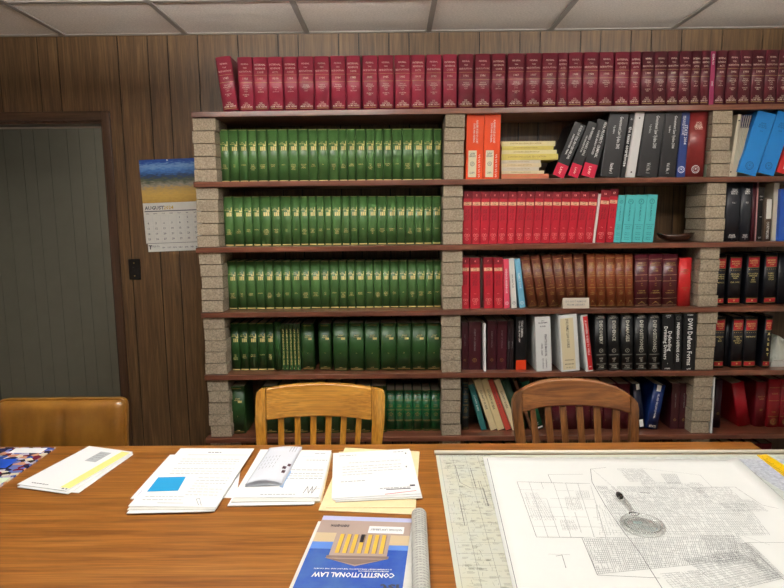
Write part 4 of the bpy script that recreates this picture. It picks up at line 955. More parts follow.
# ------------------------------------------------------------------ oak chairs
def lerp(pts, x):
    for (a, b), (c, d) in zip(pts, pts[1:]):
        if x <= c: return b+(d-b)*(x-a)/(c-a)
    return pts[-1][1]
def slab(mb, cols, yf, th):
    """cols: (x, zbot, ztop) columns; yf(x,z) front face; closed slab of thickness th"""
    nz = 4; vs = []
    for x, zb, zt in cols:
        for j in range(nz+1):
            z_ = zb+(zt-zb)*j/nz; vs.append((x, yf(x, z_), z_))
        for j in range(nz+1):
            z_ = zb+(zt-zb)*j/nz; vs.append((x, yf(x, z_)+th, z_))
    K = 2*(nz+1); fs = []
    for i in range(len(cols)-1):
        A = i*K; B = A+K
        for j in range(nz):
            fs.append((A+j, B+j, B+j+1, A+j+1)); fs.append((A+nz+1+j+1, B+nz+1+j+1, B+nz+1+j, A+nz+1+j))
        fs.append((A+nz, B+nz, B+2*nz+1, A+2*nz+1)); fs.append((A+nz+1, B+nz+1, B, A))
    for A, fl in ((0, 0), ((len(cols)-1)*K, 1)):
        for j in range(nz):
            f_ = (A+j, A+j+1, A+nz+1+j+1, A+nz+1+j); fs.append(f_ if fl == 0 else f_[::-1])
    mb.add(vs, fs, 0, True)
def oak_chair(label, Y, top, bot, posts, slats, mr, mp, th=.028):
    """all outlines read off the photograph on the chair-back plane, then built as solid timber"""
    cxp = (top[0][0]+top[-1][0])/2
    ctr = W(cxp, 420, Y); hw = (W(top[-1][0], 400, Y).x-W(top[0][0], 400, Y).x)/2
    root = empty('armchair', (ctr.x, Y-.2, 0), label, 'chair', 'oak slat-back chairs behind the table'); root.name = 'oak_chair'
    ox_, oy_ = ctr.x, Y-.2
    def yf(x, z_): return .215-.028*(x/hw)**2+(z_-.9)*.13
    def L(px, py): p = W(px, py, Y); return (p.x-ox_, p.z)
    # rail between posts
    TP = [L(*p) for p in top]; BP = [L(*p) for p in bot]
    xa, xb_ = BP[0][0], BP[-1][0]; cols = []
    n = 18
    for i in range(n+1):
        x = xa+(xb_-xa)*i/n; cols.append((x, lerp(BP, x), lerp(TP, x)))
    mb = MB(); slab(mb, cols, yf, th); bevel(build(mb, 'top_rail', mr, root), .006, 3)
    for s_, (o1, i1, o2, i2) in zip((-1, 1), posts):
        # o1/i1 outer/inner px at the rail foot level; o2/i2 at table level
        xo1, z1 = L(*o1); xi1, _ = L(*i1); xo2, z2 = L(*o2); xi2, _ = L(*i2)
        mb = MB()
        ex = (xo2-xo1)/(z2-z1); ei = (xi2-xi1)/(z2-z1)
        half = [(x, z_) for x, z_ in (TP if s_ < 0 else TP[::-1])]
        def outer(z_):      # outline of the bow at height z_
            for (xa1, za1), (xb1, zb1) in zip(half, half[1:]):
                if za1 <= z_ <= zb1: return xa1+(xb1-xa1)*(z_-za1)/max(1e-6, zb1-za1)
            return half[0][0]+ (z_-half[0][1])*ex
        zin = lerp(TP, xi1); zs = [0., .45, z2, z1] + [z1+(half[0][1]-z1)*t for t in (.5, 1)] + [p[1] for p in half[1:] if p[1] < zin-.0005] + [zin-.0002]
        vs = []
        for z_ in zs:
            if z_ <= z1: zz = max(z_, .45); a_, b_ = xo1+ex*(zz-z1), xi1+ei*(zz-z1)
            elif z_ < half[0][1]: a_, b_ = xo1+(half[0][0]-xo1)*(z_-z1)/(half[0][1]-z1), xi1
            else: a_, b_ = outer(z_), xi1
            if abs(a_-b_) < .0006: a_ = b_+(.0006*s_)
            if s_ > 0: a_, b_ = b_, a_
            y1_, y2_ = [(yf(q, z_) if z_ > .43 else yf(q, .43)+(.43-z_)*.12) for q in (a_, b_)]
            vs += [(a_, y1_, z_), (b_, y2_, z_), (b_, y2_+th, z_), (a_, y1_+th, z_)]
        n4 = len(zs); fs = [(3, 2, 1, 0), tuple(4*(n4-1)+q for q in range(4))]
        for q in range(n4-1):
            for c in range(4): fs.append((4*q+c, 4*q+(c+1) % 4, 4*q+4+(c+1) % 4, 4*q+4+c))
        mb.add(vs, fs)
        bevel(build(mb, 'back_post', mp, root), .005, 3)
    for (a, b, c, d) in slats:
        (xa_, zt), (xb2, _), (xc, zb), (xd, _) = L(*a), L(*b), L(*c), L(*d)
        zt += .006
        k = (zb-.455)/(zt-zb); xe = xc+(xc-xa_)*k; xf = xd+(xd-xb2)*k
        mb = MB(); y1 = yf((xa_+xb2)/2, zt)+.008; y0 = yf((xe+xf)/2, .455)+.008
        mb.hexa([(xe, y0, .455), (xf, y0, .455), (xf, y0+.011, .455), (xe, y0+.011, .455)], [(xa_, y1, zt), (xb2, y1, zt), (xb2, y1+.011, zt), (xa_, y1+.011, zt)])
        bevel(build(mb, 'back_slat', mp, root), .002)
    # seat, front legs, stretchers
    yb = yf(0, .45); 
    mb = MB(); pts = [(-hw*.92, yb+.01), (-hw*1.0, yb-.2), (-hw*.98, yb-.40), (-hw*.8, yb-.43), (hw*.8, yb-.43), (hw*.98, yb-.40), (hw*1.0, yb-.2), (hw*.92, yb+.01)]
    mb.prism(pts, .42, .45); bevel(build(mb, 'seat', mr, root), .008, 3)
    for s_ in (-1, 1):
        mb = MB(); X = s_*hw*.82; mb.hexa([(X-.015, yb-.40, 0), (X+.015, yb-.40, 0), (X+.015, yb-.37, 0), (X-.015, yb-.37, 0)], [(X-.02, yb-.40, .42), (X+.02, yb-.40, .42), (X+.02, yb-.36, .42), (X-.02, yb-.36, .42)])
        bevel(build(mb, 'front_leg', mp, root), .003)
        mb = MB(); mb.box(X-.01, X+.01, yb-.37, yb+.04, .17, .2); build(mb, 'stretcher', mp, root)
    mb = MB(); mb.box(-hw*.8, hw*.8, yb-.2, yb-.17, .172, .198); build(mb, 'stretcher', mp, root)
    return root
YCh = 2.12
oak_chair('light golden oak slat-back chair in front of the green volumes', YCh,
  [(256.7, 396), (257.6, 391.6), (259.5, 389.8), (270, 388), (290, 386), (320.8, 384.9), (350, 386), (371, 388), (382, 390), (384.2, 391.8), (385.2, 396)],
  [(266.8, 419), (290, 417.2), (320.8, 416.6), (350, 417.3), (372.2, 419)],
  [((256.9, 419), (266.8, 419), (259.6, 446), (267.6, 446)), ((384.6, 419), (372.2, 419), (381.6, 446), (371.3, 446))],
  [((x0, 418), (x1, 418), (x0b, 444), (x1b, 444)) for x0, x1, x0b, x1b in ((277.8, 284, 279.3, 284.9), (294.3, 300.2, 295.3, 301), (310, 316.2, 310.3, 316.2), (325.4, 331.6, 325.1, 331), (341, 346.9, 340, 345.8), (356.4, 362, 354.8, 360.2))], M_oakA, M_oakAz)
oak_chair('darker aged oak bow-topped slat-back chair right of the light oak one', YCh,
  [(511.3, 404), (511.8, 399.5), (514.5, 394.5), (520, 390.5), (530, 385.5), (543, 382.2), (556, 380.9), (572, 380.4), (590, 381.4), (604, 383.4), (616, 387), (626, 391.8), (632.6, 397), (635.6, 401.5), (636.2, 406)],
  [(521.4, 411.5), (538, 408), (556, 406.4), (575, 406), (596, 406.8), (614, 409), (629, 412)],
  [((511.4, 412), (521.4, 412), (515.2, 446), (525, 446)), ((636.0, 412), (629, 412), (634.0, 446), (626.5, 446))],
  [((x0, 409), (x1, 409), (x0b, 444), (x1b, 444)) for x0, x1, x0b, x1b in ((529.6, 535, 532, 539.4), (544.4, 551.4, 547.4, 554), (560.4, 567, 562.6, 569), (577, 583.8, 578.6, 585.2), (594.4, 601, 594.6, 601), (612.4, 619.8, 611, 618.4))], M_oakB, M_oakBz)

# ------------------------------------------------------------------ leather chair
YL = 2.10
A = W(-1.5, 404, YL); B = W(125.8, 404, YL); zt = W(60, 399.4, YL).z
cxl = (A.x+B.x)/2; hw = (B.x-A.x)/2
lc = empty('leather_chair', (cxl, YL-.162, 0), 'tan leather upholstered chair behind the table, left of the oak chairs', 'chair')
cush = MB(); nx, nz = 40, 26; zb_ = .47; hz = (zt-zb_)/2; zc = (zt+zb_)/2
def sq(u, e_): return math.copysign(abs(u)**e_, u)
for side_ in (-1, 1):
    vs = []
    for j in range(nz+1):
        for i in range(nx+1):
            u = -1+2*i/nx; v = -1+2*j/nz
            # rounded-rectangle mapping
            r_ = .11; 
            X = u; Z = v
            m_ = max(abs(u), abs(v))
            cornx = 1-r_; cornz = 1-r_*hw/hz
            ex = X*hw; ez = Z*hz
            # pull corners in
            rr = r_*hw
            if abs(ex) > hw-rr and abs(ez) > hz-rr:
                dx_ = (abs(ex)-(hw-rr)); dz_ = (abs(ez)-(hz-rr)); mm = max(dx_, dz_); L_ = math.hypot(dx_, dz_)
                if L_ > 0: f_ = mm/L_; ex = math.copysign(hw-rr+dx_*f_, ex); ez = math.copysign(hz-rr+dz_*f_, ez)
            edge = min(1, (1-m_)*hw/.045)
            puff = .03*math.sqrt(max(0, 1-(1-edge)**2))
            cre = 0
            if side_ < 0:
                for c_, wd, dp in ((.02, .035, .012), (-.28, .05, .006), (-.42, .03, .004), (.3, .05, .003), (-.75, .05, .004)): cre += dp*math.exp(-((u-c_-.05*v)/wd)**2)*min(1, max(0, (.95-v)*3))*min(1, (1-m_)*12)
            y = side_*(.012+puff)+(-side_)*cre + (ez)*.14 - .05*(ex/hw)**2*0
            vs.append((ex, .15+y, zc+ez))
    fs = [(j*(nx+1)+i, j*(nx+1)+i+1, (j+1)*(nx+1)+i+1, (j+1)*(nx+1)+i) for j in range(nz) for i in range(nx)]
    cush.add(vs, fs if side_ < 0 else [f_[::-1] for f_ in fs], 0, True)
K = (nx+1)*(nz+1)
brd = [i for i in range(nx+1)]+[(j*(nx+1)+nx) for j in range(1, nz+1)]+[nz*(nx+1)+i for i in range(nx-1, -1, -1)]+[j*(nx+1) for j in range(nz-1, 0, -1)]
for a, b in zip(brd, brd[1:]+brd[:1]): cush.f.append((a, K+a, K+b, b)); cush.mi.append(0); cush.sm.append(True)
build(cush, 'backrest', M_leather, lc)
pts = [Vector(cush.v[i])+Vector((0, -.002, 0)) for i in brd]
pp = MB(); pp.tube([tuple(p) for p in pts[::1]], .004, 8, closed=True); build(pp, 'piping', M_leather, lc)
mb = MB(); mb.box(-hw*.95, hw*.95, -.3, .12, .40, .49); bevel(build(mb, 'seat', M_leather, lc), .03, 4)
for sx in (-1, 1):
    for y_ in (-.27, .1):
        mb = MB(); X = sx*hw*.85; mb.hexa([(X-.014, y_-.014, 0), (X+.014, y_-.014, 0), (X+.014, y_+.014, 0), (X-.014, y_+.014, 0)], [(X-.02, y_-.02, .4), (X+.02, y_-.02, .4), (X+.02, y_+.02, .4), (X-.02, y_+.02, .4)]); build(mb, 'leg', M_oakBz, lc)

# ------------------------------------------------------------------ papers on the table
def Q(c, u, v):            # c: TL, TR, BR, BL world points
    a = c[0].lerp(c[1], u); b = c[3].lerp(c[2], u); return a.lerp(b, v)
def sheet(name, label, cat, px, z, m_, th=.0006, group=None, warp=.0, curl=0, lines=None, n=10, parent=None):
    c = [T(x, y, z) for x, y in px]; mb = MB(); vs = []
    ph = rnd.uniform(0, 6)
    def hf(u, v): return warp*(math.sin(3.1*u+ph)*math.sin(2.3*v+ph)+1)*.5 + curl*(max(0, u-.75)*4)**2*(.5+.5*v)
    for lay in (1, 0):
        for j in range(n+1):
            for i in range(n+1):
                u, v = i/n, j/n; p = Q(c, u, v); vs.append((p.x, p.y, z+hf(u, v)+th*lay))
    K = (n+1)**2; fs = []
    for j in range(n):
        for i in range(n):
            a = j*(n+1)+i; f_ = (a, a+n+1, a+n+2, a+1); fs.append(f_); fs.append(tuple(K+q for q in f_[::-1]))
    brd = [i for i in range(n+1)]+[(j*(n+1)+n) for j in range(1, n+1)]+[n*(n+1)+i for i in range(n-1, -1, -1)]+[j*(n+1) for j in range(n-1, 0, -1)]
    for a, b in zip(brd, brd[1:]+brd[:1]): fs.append((a, b, K+b, K+a))
    ctr = sum(c, Vector())/4
    vs = [(x-ctr.x, y-ctr.y, zz-z) for x, y, zz in vs]
    mb.add(vs, fs, 0, False)
    if lines:
        o = empty(name, (ctr.x, ctr.y, z), label, cat, group) if parent is None else parent
        s_ = build(mb, 'sheet', m_, o); _keep = s_
    else:
        o = build(mb, name, m_, parent); o.location = (ctr.x, ctr.y, z)
        if parent is None: tag(o, label, cat, group)
        return o, c, hf
    def pt(u, v, e_=.0003): p = Q(c, u, v); return (p.x-ctr.x, p.y-ctr.y, th+hf(u, v)+e_)
    for pn, pmat, segs, plab in lines:
        mb = MB()
        for s in segs:
            if s[0] == 'r': 
                _, u0, u1, v0, v1 = s; mb.add([pt(u0, v1), pt(u1, v1), pt(u1, v0), pt(u0, v0)], [(0, 1, 2, 3)])
            elif s[0] == 'p': mb.add([pt(u, v) for u, v in s[1]], [tuple(range(len(s[1])))])
            elif s[0] == 't':   # text along u; flip for upside down
                _, tx, u, v, hv, mw, fl = s; g, gf, gw = glyphs(tx, .02)
                asp = (c[0]-c[3]).length/(c[1]-c[0]).length
                su = hv*asp; su = min(su, mw/gw)
                vv = []
                for x, y in g:
                    a, b = x*su, -y*hv
                    if fl: a, b = -a, -b
                    vv.append(pt(u+a, v+b, .0006))
                mb.add(vv, gf)
        if mb.f:
            q = build(mb, pn, pmat, s_)
            if plab: q['label'] = plab
    return o, c, hf
def words(u0, u1, v, h=.006, seed=0, gap=.012):
    r_ = random.Random(seed); out = []; u = u0
    while u < u1-.02:
        w = r_.uniform(.02, .07); w = min(w, u1-u); out.append(('r', u, u+w, v, v+h)); u += w+gap
    return out
def para(u0, u1, v0, rows_, dv, seed=0, h=.006):
    out = []
    for i in range(rows_): out += words(u0, u1 if (i+1) % 4 else (u0+u1)/2, v0+dv*i, h, seed*31+i)
    return out
M_txt = mat('faint_print', (188, 190, 194), .8)
Z0 = .7503
# envelopes at left
env = [((93, 448.2), (133.3, 454.6), (78.6, 493.6), (34, 489), 'white envelope at the bottom of the mail pile on the left', .7503),
       ((91, 447.8), (133, 453.8), (68, 494.6), (17.3, 487.5), 'white envelope in the middle of the mail pile on the left', .7523)]
for a, b, c, d, lb, z_ in env: sheet('envelope', lb, 'envelope', [a, b, c, d], z_, M_white, .0016, 'mail pile at the left of the table', warp=.0008)
sheet('envelope', 'topmost envelope of the mail pile, with yellow forwarding strip and grey address block', 'envelope', [(89.3, 446.6), (132.6, 452.4), (66.5, 491.6), (17, 484.8)], .7548, M_white, .0018, 'mail pile at the left of the table', warp=.0008,
      lines=[('yellow_strip', mat('pale_yellow_label', (236, 228, 140), .6), [('r', .80, .985, .03, .95)], 'pale yellow forwarding strip'), ('address_block', mat('grey_address', (176, 180, 182), .7), [('r', .42, .66, .10, .36)], 'grey printed address block'),
             ('printed_text', M_inkd, words(.2, .55, .93, .012, 3)+[('r', .86, .9, .955, .975), ('r', .93, .96, .955, .975)], None), ('address_text', M_ink, para(.44, .64, .14, 4, .05, 4, .015), None)])
# magazine, left edge
mm = bpy.data.materials.new('magazine_collage'); mm.use_nodes = True; n = mm.node_tree.nodes; l = mm.node_tree.links; bs = n['Principled BSDF']; bs.inputs['Roughness'].default_value = .25
tc = n.new('ShaderNodeTexCoord'); mp = n.new('ShaderNodeMapping'); mp.inputs['Scale'].default_value = (45, 60, 1); l.new(tc.outputs['Object'], mp.inputs[0]); vo = n.new('ShaderNodeTexVoronoi'); vo.inputs['Scale'].default_value = 1; vo.inputs['Randomness'].default_value = 1; l.new(mp.outputs[0], vo.inputs[0])
sx = n.new('ShaderNodeSeparateColor'); l.new(vo.outputs['Color'], sx.inputs[0]); rp = n.new('ShaderNodeValToRGB'); rp.color_ramp.interpolation = 'CONSTANT'; l.new(sx.outputs[0], rp.inputs[0]); e = rp.color_ramp.elements
e[0].color = (*lin((30, 40, 90)), 1); e[1].position = .85; e[1].color = (*lin((222, 210, 180)), 1)
for p_, c in ((.15, (60, 90, 170)), (.3, (196, 190, 206)), (.42, (120, 40, 60)), (.52, (40, 40, 50)), (.62, (110, 120, 180)), (.74, (206, 150, 120))): q = e.new(p_); q.color = (*lin(c), 1)
l.new(rp.outputs[0], bs.inputs['Base Color'])
sheet('magazine', 'colourful magazine at the left picture edge of the table', 'magazine', [(-40, 448.4), (55.6, 448.6), (-2, 489), (-110, 489)], Z0, mm, .004, None, warp=0,
      lines=[('mailing_panel', M_white, [('p', [(.60, .02), (.60, .16), (.93, .16), (.93, .02)])], 'white mailing panel'), ('cover_line', mat('pale_green_print', (210, 226, 200), .5), [('r', .55, .98, .78, .98), ('r', .2, .5, .6, .7)], 'pale caption panels'), ('blue_block', mat('vivid_blue_print', (30, 80, 190), .5), [('r', .62, .8, .32, .55)], None)])
# letters with the blue note
zb = .7503
sheet('letter_sheet', 'sheet sticking out to the right below the letter with the blue note', 'paper', [(205, 452), (243, 455), (236, 498.2), (200, 497.8)], zb, M_white, .0012, 'letter pile with the blue note')
sheet('letter_sheet', 'white sheet with a small blue mark, sticking out left under the blue-note letter', 'paper', [(170, 455.2), (228, 455), (206, 499.5), (130.4, 499.2)], .7517, M_white, .002, 'letter pile with the blue note', lines=[('blue_mark', mat('blue_logo', (70, 90, 170), .6), [('r', .06, .10, .84, .98)], None)])
sheet('letter_sheet', 'lowest long sheet of the pile under the blue-note letter', 'paper', [(181, 451.5), (252, 451.8), (214.5, 512), (126.4, 514.2)], .7539, M_white, .002, 'letter pile with the blue note', warp=.0008)
sheet('letter_sheet', 'sheet just below the letter bearing the blue note', 'paper', [(179, 450.5), (253, 450.6), (215.5, 510.2), (127, 510.2)], .7562, M_white2, .0012, 'letter pile with the blue note', warp=.0006)
lt, lc_, lh = sheet('letter_sheet', 'topmost typed letter carrying the blue sticky note', 'paper', [(180.7, 448.6), (254.4, 448.9), (216.2, 507.6), (128, 506.6)], .7578, M_white, .001, 'letter pile with the blue note', warp=.0008,
      lines=[('printed_text', M_ink, para(.15, .92, .22, 3, .045, 5)+para(.15, .92, .4, 3, .045, 6)+para(.55, .93, .56, 7, .045, 8)+para(.1, .55, .86, 2, .045, 9)+[('r', .3, .6, .95, .956), ('r', .18, .97, .135, .14)], None), ('letterhead', M_inkd, words(.42, .62, .08, .012, 7), None)])
sheet('sticky_note', 'bright blue square sticky note on the typed letter', 'sticky note', [(158.2, 477.4), (185.8, 476.8), (178, 490.6), (147, 491.6)], .7604, mat('cyan_note', (28, 150, 206), .7), .0004)
# paper clip near the letter foot
P = [T(x, y, .7603) for x, y in ((198.6, 505), (196.2, 499), (199.6, 498.4), (201.2, 505.2))]
c_ = sum(P, Vector())/4; mb = MB(); mb.tube([p-c_ for p in (P[0], P[1], P[2], P[3])], .0005, 6)
o = build(mb, 'paper_clip', mat('steel_wire', (120, 120, 124), .3, metal=1)); o.location = c_; tag(o, 'small wire paper clip near the foot of the typed letter', 'paper clip')
# second pile with folded envelope
sheet('letter_sheet', 'cream-edged bottom sheet of the pile holding the folded mail', 'paper', [(262, 452.5), (332.4, 453.6), (321.4, 503), (245, 505)], .7503, M_manila, .0014, 'pile holding the folded mail')
sheet('letter_sheet', 'white sheet protruding at the front of the folded-mail pile', 'paper', [(258, 455), (326, 455), (314, 505.2), (227.3, 506.6)], .7519, M_white, .0024, 'pile holding the folded mail', warp=.0006)
sheet('letter_sheet', 'white sheet directly below the signed page in the folded-mail pile', 'paper', [(259, 452.5), (331.8, 452.5), (320, 501.5), (231, 502.6)], .7545, M_white2, .0016, 'pile holding the folded mail', warp=.0006)
rs = random.Random(5)
sig = [('p', [(u, v), (u+.006, v+.002), (u2+.006, v2+.002), (u2, v2)]) for u, v, u2, v2 in ((.80, .93, .83, .80), (.83, .80, .86, .93), (.86, .93, .89, .80), (.87, .86, .98, .84), (.89, .80, .9, .93), (.9, .93, .94, .8), (.78, .96, .92, .955))]
sheet('signed_page', 'top printed page with a handwritten scribble, under the folded mail', 'paper', [(260.5, 449.8), (331.6, 450.6), (318.6, 497.8), (233.4, 498)], .7565, M_white, .001, 'pile holding the folded mail', warp=.0006,
      lines=[('printed_text', M_ink, words(.78, .95, .08, .012, 2)+words(.7, .98, .24, .012, 4)+words(.55, .98, .46, .012, 5)+para(.5, .98, .54, 3, .05, 6, .01)+words(.3, .72, .94, .012, 7), None), ('scribble', M_inkd, sig, 'handwritten scribble'), ('blue_line', mat('blue_line', (150, 190, 226), .7), [('r', .62, .86, .16, .168)], None)])
# folded mail: three folded leaves fanned open at the front, inside an envelope
fm = empty('folded_mail', T(272, 470, .758), 'thick folded white mail with two dark stamps lying on the signed page', 'envelope')
cor = [(269.6, 447.6), (301.6, 446.6), (281.5, 483.5), (244.8, 485)]
def leaf(h0, h1, bul, nm, m_, lab_=None, sh=(0, 0)):
    z_ = .7578; C_ = [T(x+sh[0], y+sh[1], z_+.006) for x, y in cor]; mb = MB(); n_ = 12; vs = []
    for lay in (1, 0):
        for j in range(n_+1):
            for i in range(n_+1):
                u, v = i/n_, j/n_; p = Q(C_, u, v); hgt = (h0+(h1-h0)*v)+bul*math.sin(math.pi*u)*(.3+.7*v)
                vs.append((p.x-fm.location.x, p.y-fm.location.y, hgt+(.0006 if lay else 0)))
    K_ = (n_+1)**2; fs = []
    for j in range(n_):
        for i in range(n_):
            a = j*(n_+1)+i; f_ = (a, a+n_+1, a+n_+2, a+1); fs.append(f_); fs.append(tuple(K_+q for q in f_[::-1]))
    brd = [i for i in range(n_+1)]+[(j*(n_+1)+n_) for j in range(1, n_+1)]+[n_*(n_+1)+i for i in range(n_-1, -1, -1)]+[j*(n_+1) for j in range(n_-1, 0, -1)]
    for a, b in zip(brd, brd[1:]+brd[:1]): fs.append((a, b, K_+b, K_+a))
    mb.add(vs, fs, 0, True); o = build(mb, nm, m_, fm)
    if lab_: o['label'] = lab_
    return C_
M_bw = mat('bluish_white_paper', (214, 218, 226), .7)
leaf(.0, .0, .0, 'folded_leaf', M_bw); leaf(.001, .001, .004, 'folded_leaf', M_bw, sh=(.5, .6)); leaf(.002, .002, .0075, 'folded_leaf', M_bw); leaf(.003, .003, .0105, 'folded_leaf', M_bw, sh=(.6, -.4))
C_ = leaf(.0045, .0055, .0125, 'envelope_front', M_bw)
def fp(u, v): p = Q(C_, u, v); return (p.x-fm.location.x, p.y-fm.location.y, .0045+.001*v+.0125*math.sin(math.pi*u)*(.3+.7*v)+.0012)
mb = MB()
for u0, u1, v0, v1 in ((.80, .90, .60, .67), (.90, .985, .52, .585), (.84, .93, .70, .77)): mb.add([fp(u0, v1), fp(u1, v1), fp(u1, v0), fp(u0, v0)], [(0, 1, 2, 3)])
build(mb, 'stamp', mat('dark_stamp', (70, 34, 50), .6), fm)
mb = MB(); r_ = random.Random(3)
for k in range(5):
    v = .25
    for q in range(4):
        u0 = .12+.1*k; v0 = .3+.1*q; mb.add([fp(u0, v0+.06), fp(u0+.012, v0+.06), fp(u0+.012, v0), fp(u0, v0)], [(0, 1, 2, 3)])
for k in range(3): mb.add([fp(.72+.08*k, .18), fp(.735+.08*k, .18), fp(.735+.08*k, .03), fp(.72+.08*k, .03)], [(0, 1, 2, 3)])
build(mb, 'address_text', M_ink, fm)
mb = MB(); P = [T(x, y, .7585)-fm.location for x, y in ((279.5, 487), (282, 480), (290, 470), (291.5, 472), (285, 482), (283, 488))]
mb.add([tuple(p+Vector((0, 0, .0001))) for p in P], [tuple(range(len(P)-1, -1, -1))]); build(mb, 'blue_flap', mat('pale_blue_flap', (150, 184, 220), .6), fm)['label'] = 'pale blue inner flap'
# manila pile
sheet('manila_folder', 'manila folder lying under the white statement pages', 'folder', [(345, 448.2), (419.6, 451.9), (415.3, 515.2), (318.4, 510.8)], .7503, M_manila, .0016, None, warp=.0006)
sheet('manila_folder', 'second manila folder showing behind the white statement pages', 'folder', [(339, 452), (409.5, 449.2), (414.6, 508), (326, 508)], .7525, M_manila, .001, None)
sheet('statement_page', 'lower white page sticking out under the top statement page', 'paper', [(338, 455.5), (411, 452.5), (422.5, 498.6), (335.4, 502.6)], .7541, M_white2, .0014, 'statement pages on the manila folder', warp=.001)
sheet('statement_page', 'middle white page of the statement pages', 'paper', [(334, 455), (410.5, 451), (421.5, 496.6), (333, 500.6)], .7562, M_white, .001, 'statement pages on the manila folder', warp=.001)
sheet('statement_page', 'topmost white statement page with red and grey printing at its foot', 'paper', [(333.2, 453.6), (409.3, 449), (420.6, 494.4), (331.6, 499)], .7578, M_white, .0008, 'statement pages on the manila folder', warp=.0016,
      lines=[('printed_text', M_ink, words(.08, .3, .08, .012, 2)+words(.78, .92, .06, .012, 9)+words(.2, .85, .27, .008, 4)+para(.12, .85, .36, 4, .06, 6, .008)+words(.1, .4, .68, .012, 7)+words(.55, .9, .86, .014, 8), None), ('dark_marks', M_inkd, [('r', .93, .945, .1, .13), ('r', .9, .915, .42, .45), ('r', .9, .96, .82, .85), ('r', .62, .9, .885, .90)], None), ('red_line', mat('red_print', (210, 90, 96), .7), [('p', [(.6, .975), (.6, .985), (.96, .945), (.96, .935)])], 'red printed line')])
# ------------------------------------------------------------------ law textbook with rolled pages
bz = .7503
under, _, _ = None, None, None
tb_ = empty('textbook', T(355, 555, .75), 'blue Constitutional Law paperback, upside down, pages rolled up at right', 'book')
def quadsheet(px, z0, th, m_, nm, lab_=None):
    c = [T(x, y, z0+th) for x, y in px]; L_ = tb_.location; mb = MB()
    mb.hexa([(p.x-L_.x, p.y-L_.y, z0-L_.z) for p in (c[3], c[2], c[1], c[0])], [(p.x-L_.x, p.y-L_.y, z0+th-L_.z) for p in (c[3], c[2], c[1], c[0])]); o = build(mb, nm, m_, tb_)
    if lab_: o['label'] = lab_
    return c
PBOT = 640
def ext(a, b, y): t = (y-a[1])/(b[1]-a[1]); return (a[0]+(b[0]-a[0])*t, y)
TLc, TRc = (323.6, 515.6), (412.2, 518.6)
BLc = ext(TLc, (293, 587), PBOT); BRc = ext(TRc, (402.8, 587), PBOT)
ul = [(318.2, 521.2), (415, 521.2), ext((415, 521.2), (412, 588), PBOT+4), ext((318.2, 521.2), (289, 588), PBOT+4)]
quadsheet(ul, .7503, .010, M_white2, 'page_block')
cc = quadsheet([TLc, TRc, BRc, BLc], .7605, .0008, mat('cover_blue', (84, 122, 190), .25, coat=.3, var=.12, vscale=9, col2=(44, 78, 178)), 'front_cover', 'glossy blue front cover')
L_ = tb_.location
def cp_(u, v, e_=.0003): p = Q(cc, u, v); return (p.x-L_.x, p.y-L_.y, .7613+e_-L_.z)
vmax = 1.0
def vv(py): return (T(360, py, .7613).y-cc[0].y)/(cc[3].y-cc[0].y)
def rect(mb, u0, u1, v0, v1, e_=.0003, mi=0): mb.add([cp_(u0, v1, e_), cp_(u1, v1, e_), cp_(u1, v0, e_), cp_(u0, v0, e_)], [(0, 1, 2, 3)], mi)
art = MB(); V = vv
M_art = [mat('lavender_print', (186, 190, 224), .3), mat('stone_print', (176, 156, 146), .3), mat('gold_print', (222, 182, 74), .3), mat('dark_stone_print', (130, 112, 106), .3), mat('sand_print', (206, 186, 150), .3), mat('dark_window_print', (60, 54, 58), .3), mat('cream_label', (232, 190, 150), .5), mat('sky_print', (96, 140, 216), .3)]
rect(art, 0, 1, 0, V(519.5), .0002, 0); rect(art, 0, 1, V(519.5), V(541), .00025, 1); rect(art, 0, .30, V(532), V(541), .0003, 4); rect(art, .78, 1, V(533), V(543), .0003, 4)
rect(art, 0, 1, V(541), V(548), .0002, 7)
rect(art, .22, .80, V(529), V(556), .0004, 1)
for i in range(7):
    u = .27+i*.074; rect(art, u, u+.04, V(533), V(552), .0006, 2 if i != 3 else 2); rect(art, u+.04, u+.05, V(533), V(552), .0006, 3)
rect(art, .49, .53, V(533), V(541), .0008, 5)
rect(art, .20, .82, V(554.5), V(557), .0006, 3)
art.add([cp_(.19, V(557), .0006), cp_(.51, V(565), .0006), cp_(.82, V(557), .0006)], [(0, 1, 2)], 1)
art.add([cp_(.22, V(557.8), .0008), cp_(.51, V(563.6), .0008), cp_(.79, V(557.8), .0008)], [(0, 1, 2)], 3)
build(art, 'cover_picture', M_art, tb_)
lbm = MB(); rect(lbm, .55, .93, V(524.5), V(531.5), .0009); build(lbm, 'cover_label', M_white, tb_)['label'] = 'white sticker label'
tx = MB()
def ctext(s, u, py, hpx, mw, mb, e_=.001):
    g, gf, gw = glyphs(s, .03); dv = abs(V(py+hpx/2)-V(py-hpx/2)); asp = (cc[3]-cc[0]).length/(cc[1]-cc[0]).length; su = min(dv*asp*1.1, mw/gw)
    v0 = V(py); mb.add([cp_(u-x*su, v0+y*dv, e_) for x, y in g], gf)
ctext('CONSTITUTIONAL LAW', .52, 574.0, 4.6, .78, tx)
ctext('A CONTEMPORARY APPROACH TO THE LAW AND THE COURTS', .5, 568.0, 1.0, .75, tx); ctext('INTERACTIVE CASEBOOK', .7, 569.9, 1.0, .4, tx)
build(tx, 'title', M_lwhite, tb_)
tx = MB(); ctext('lst', .88, 587, 8, .2, tx); ctext('SEVENTH EDITION', .23, 525, 2.2, .2, tx); build(tx, 'cover_lettering', M_inkd, tb_)
tx = MB(); ctext('NATIONAL LAW LIBRARY', .74, 528, 2, .34, tx, .0014); build(tx, 'label_lettering', M_ink, tb_)
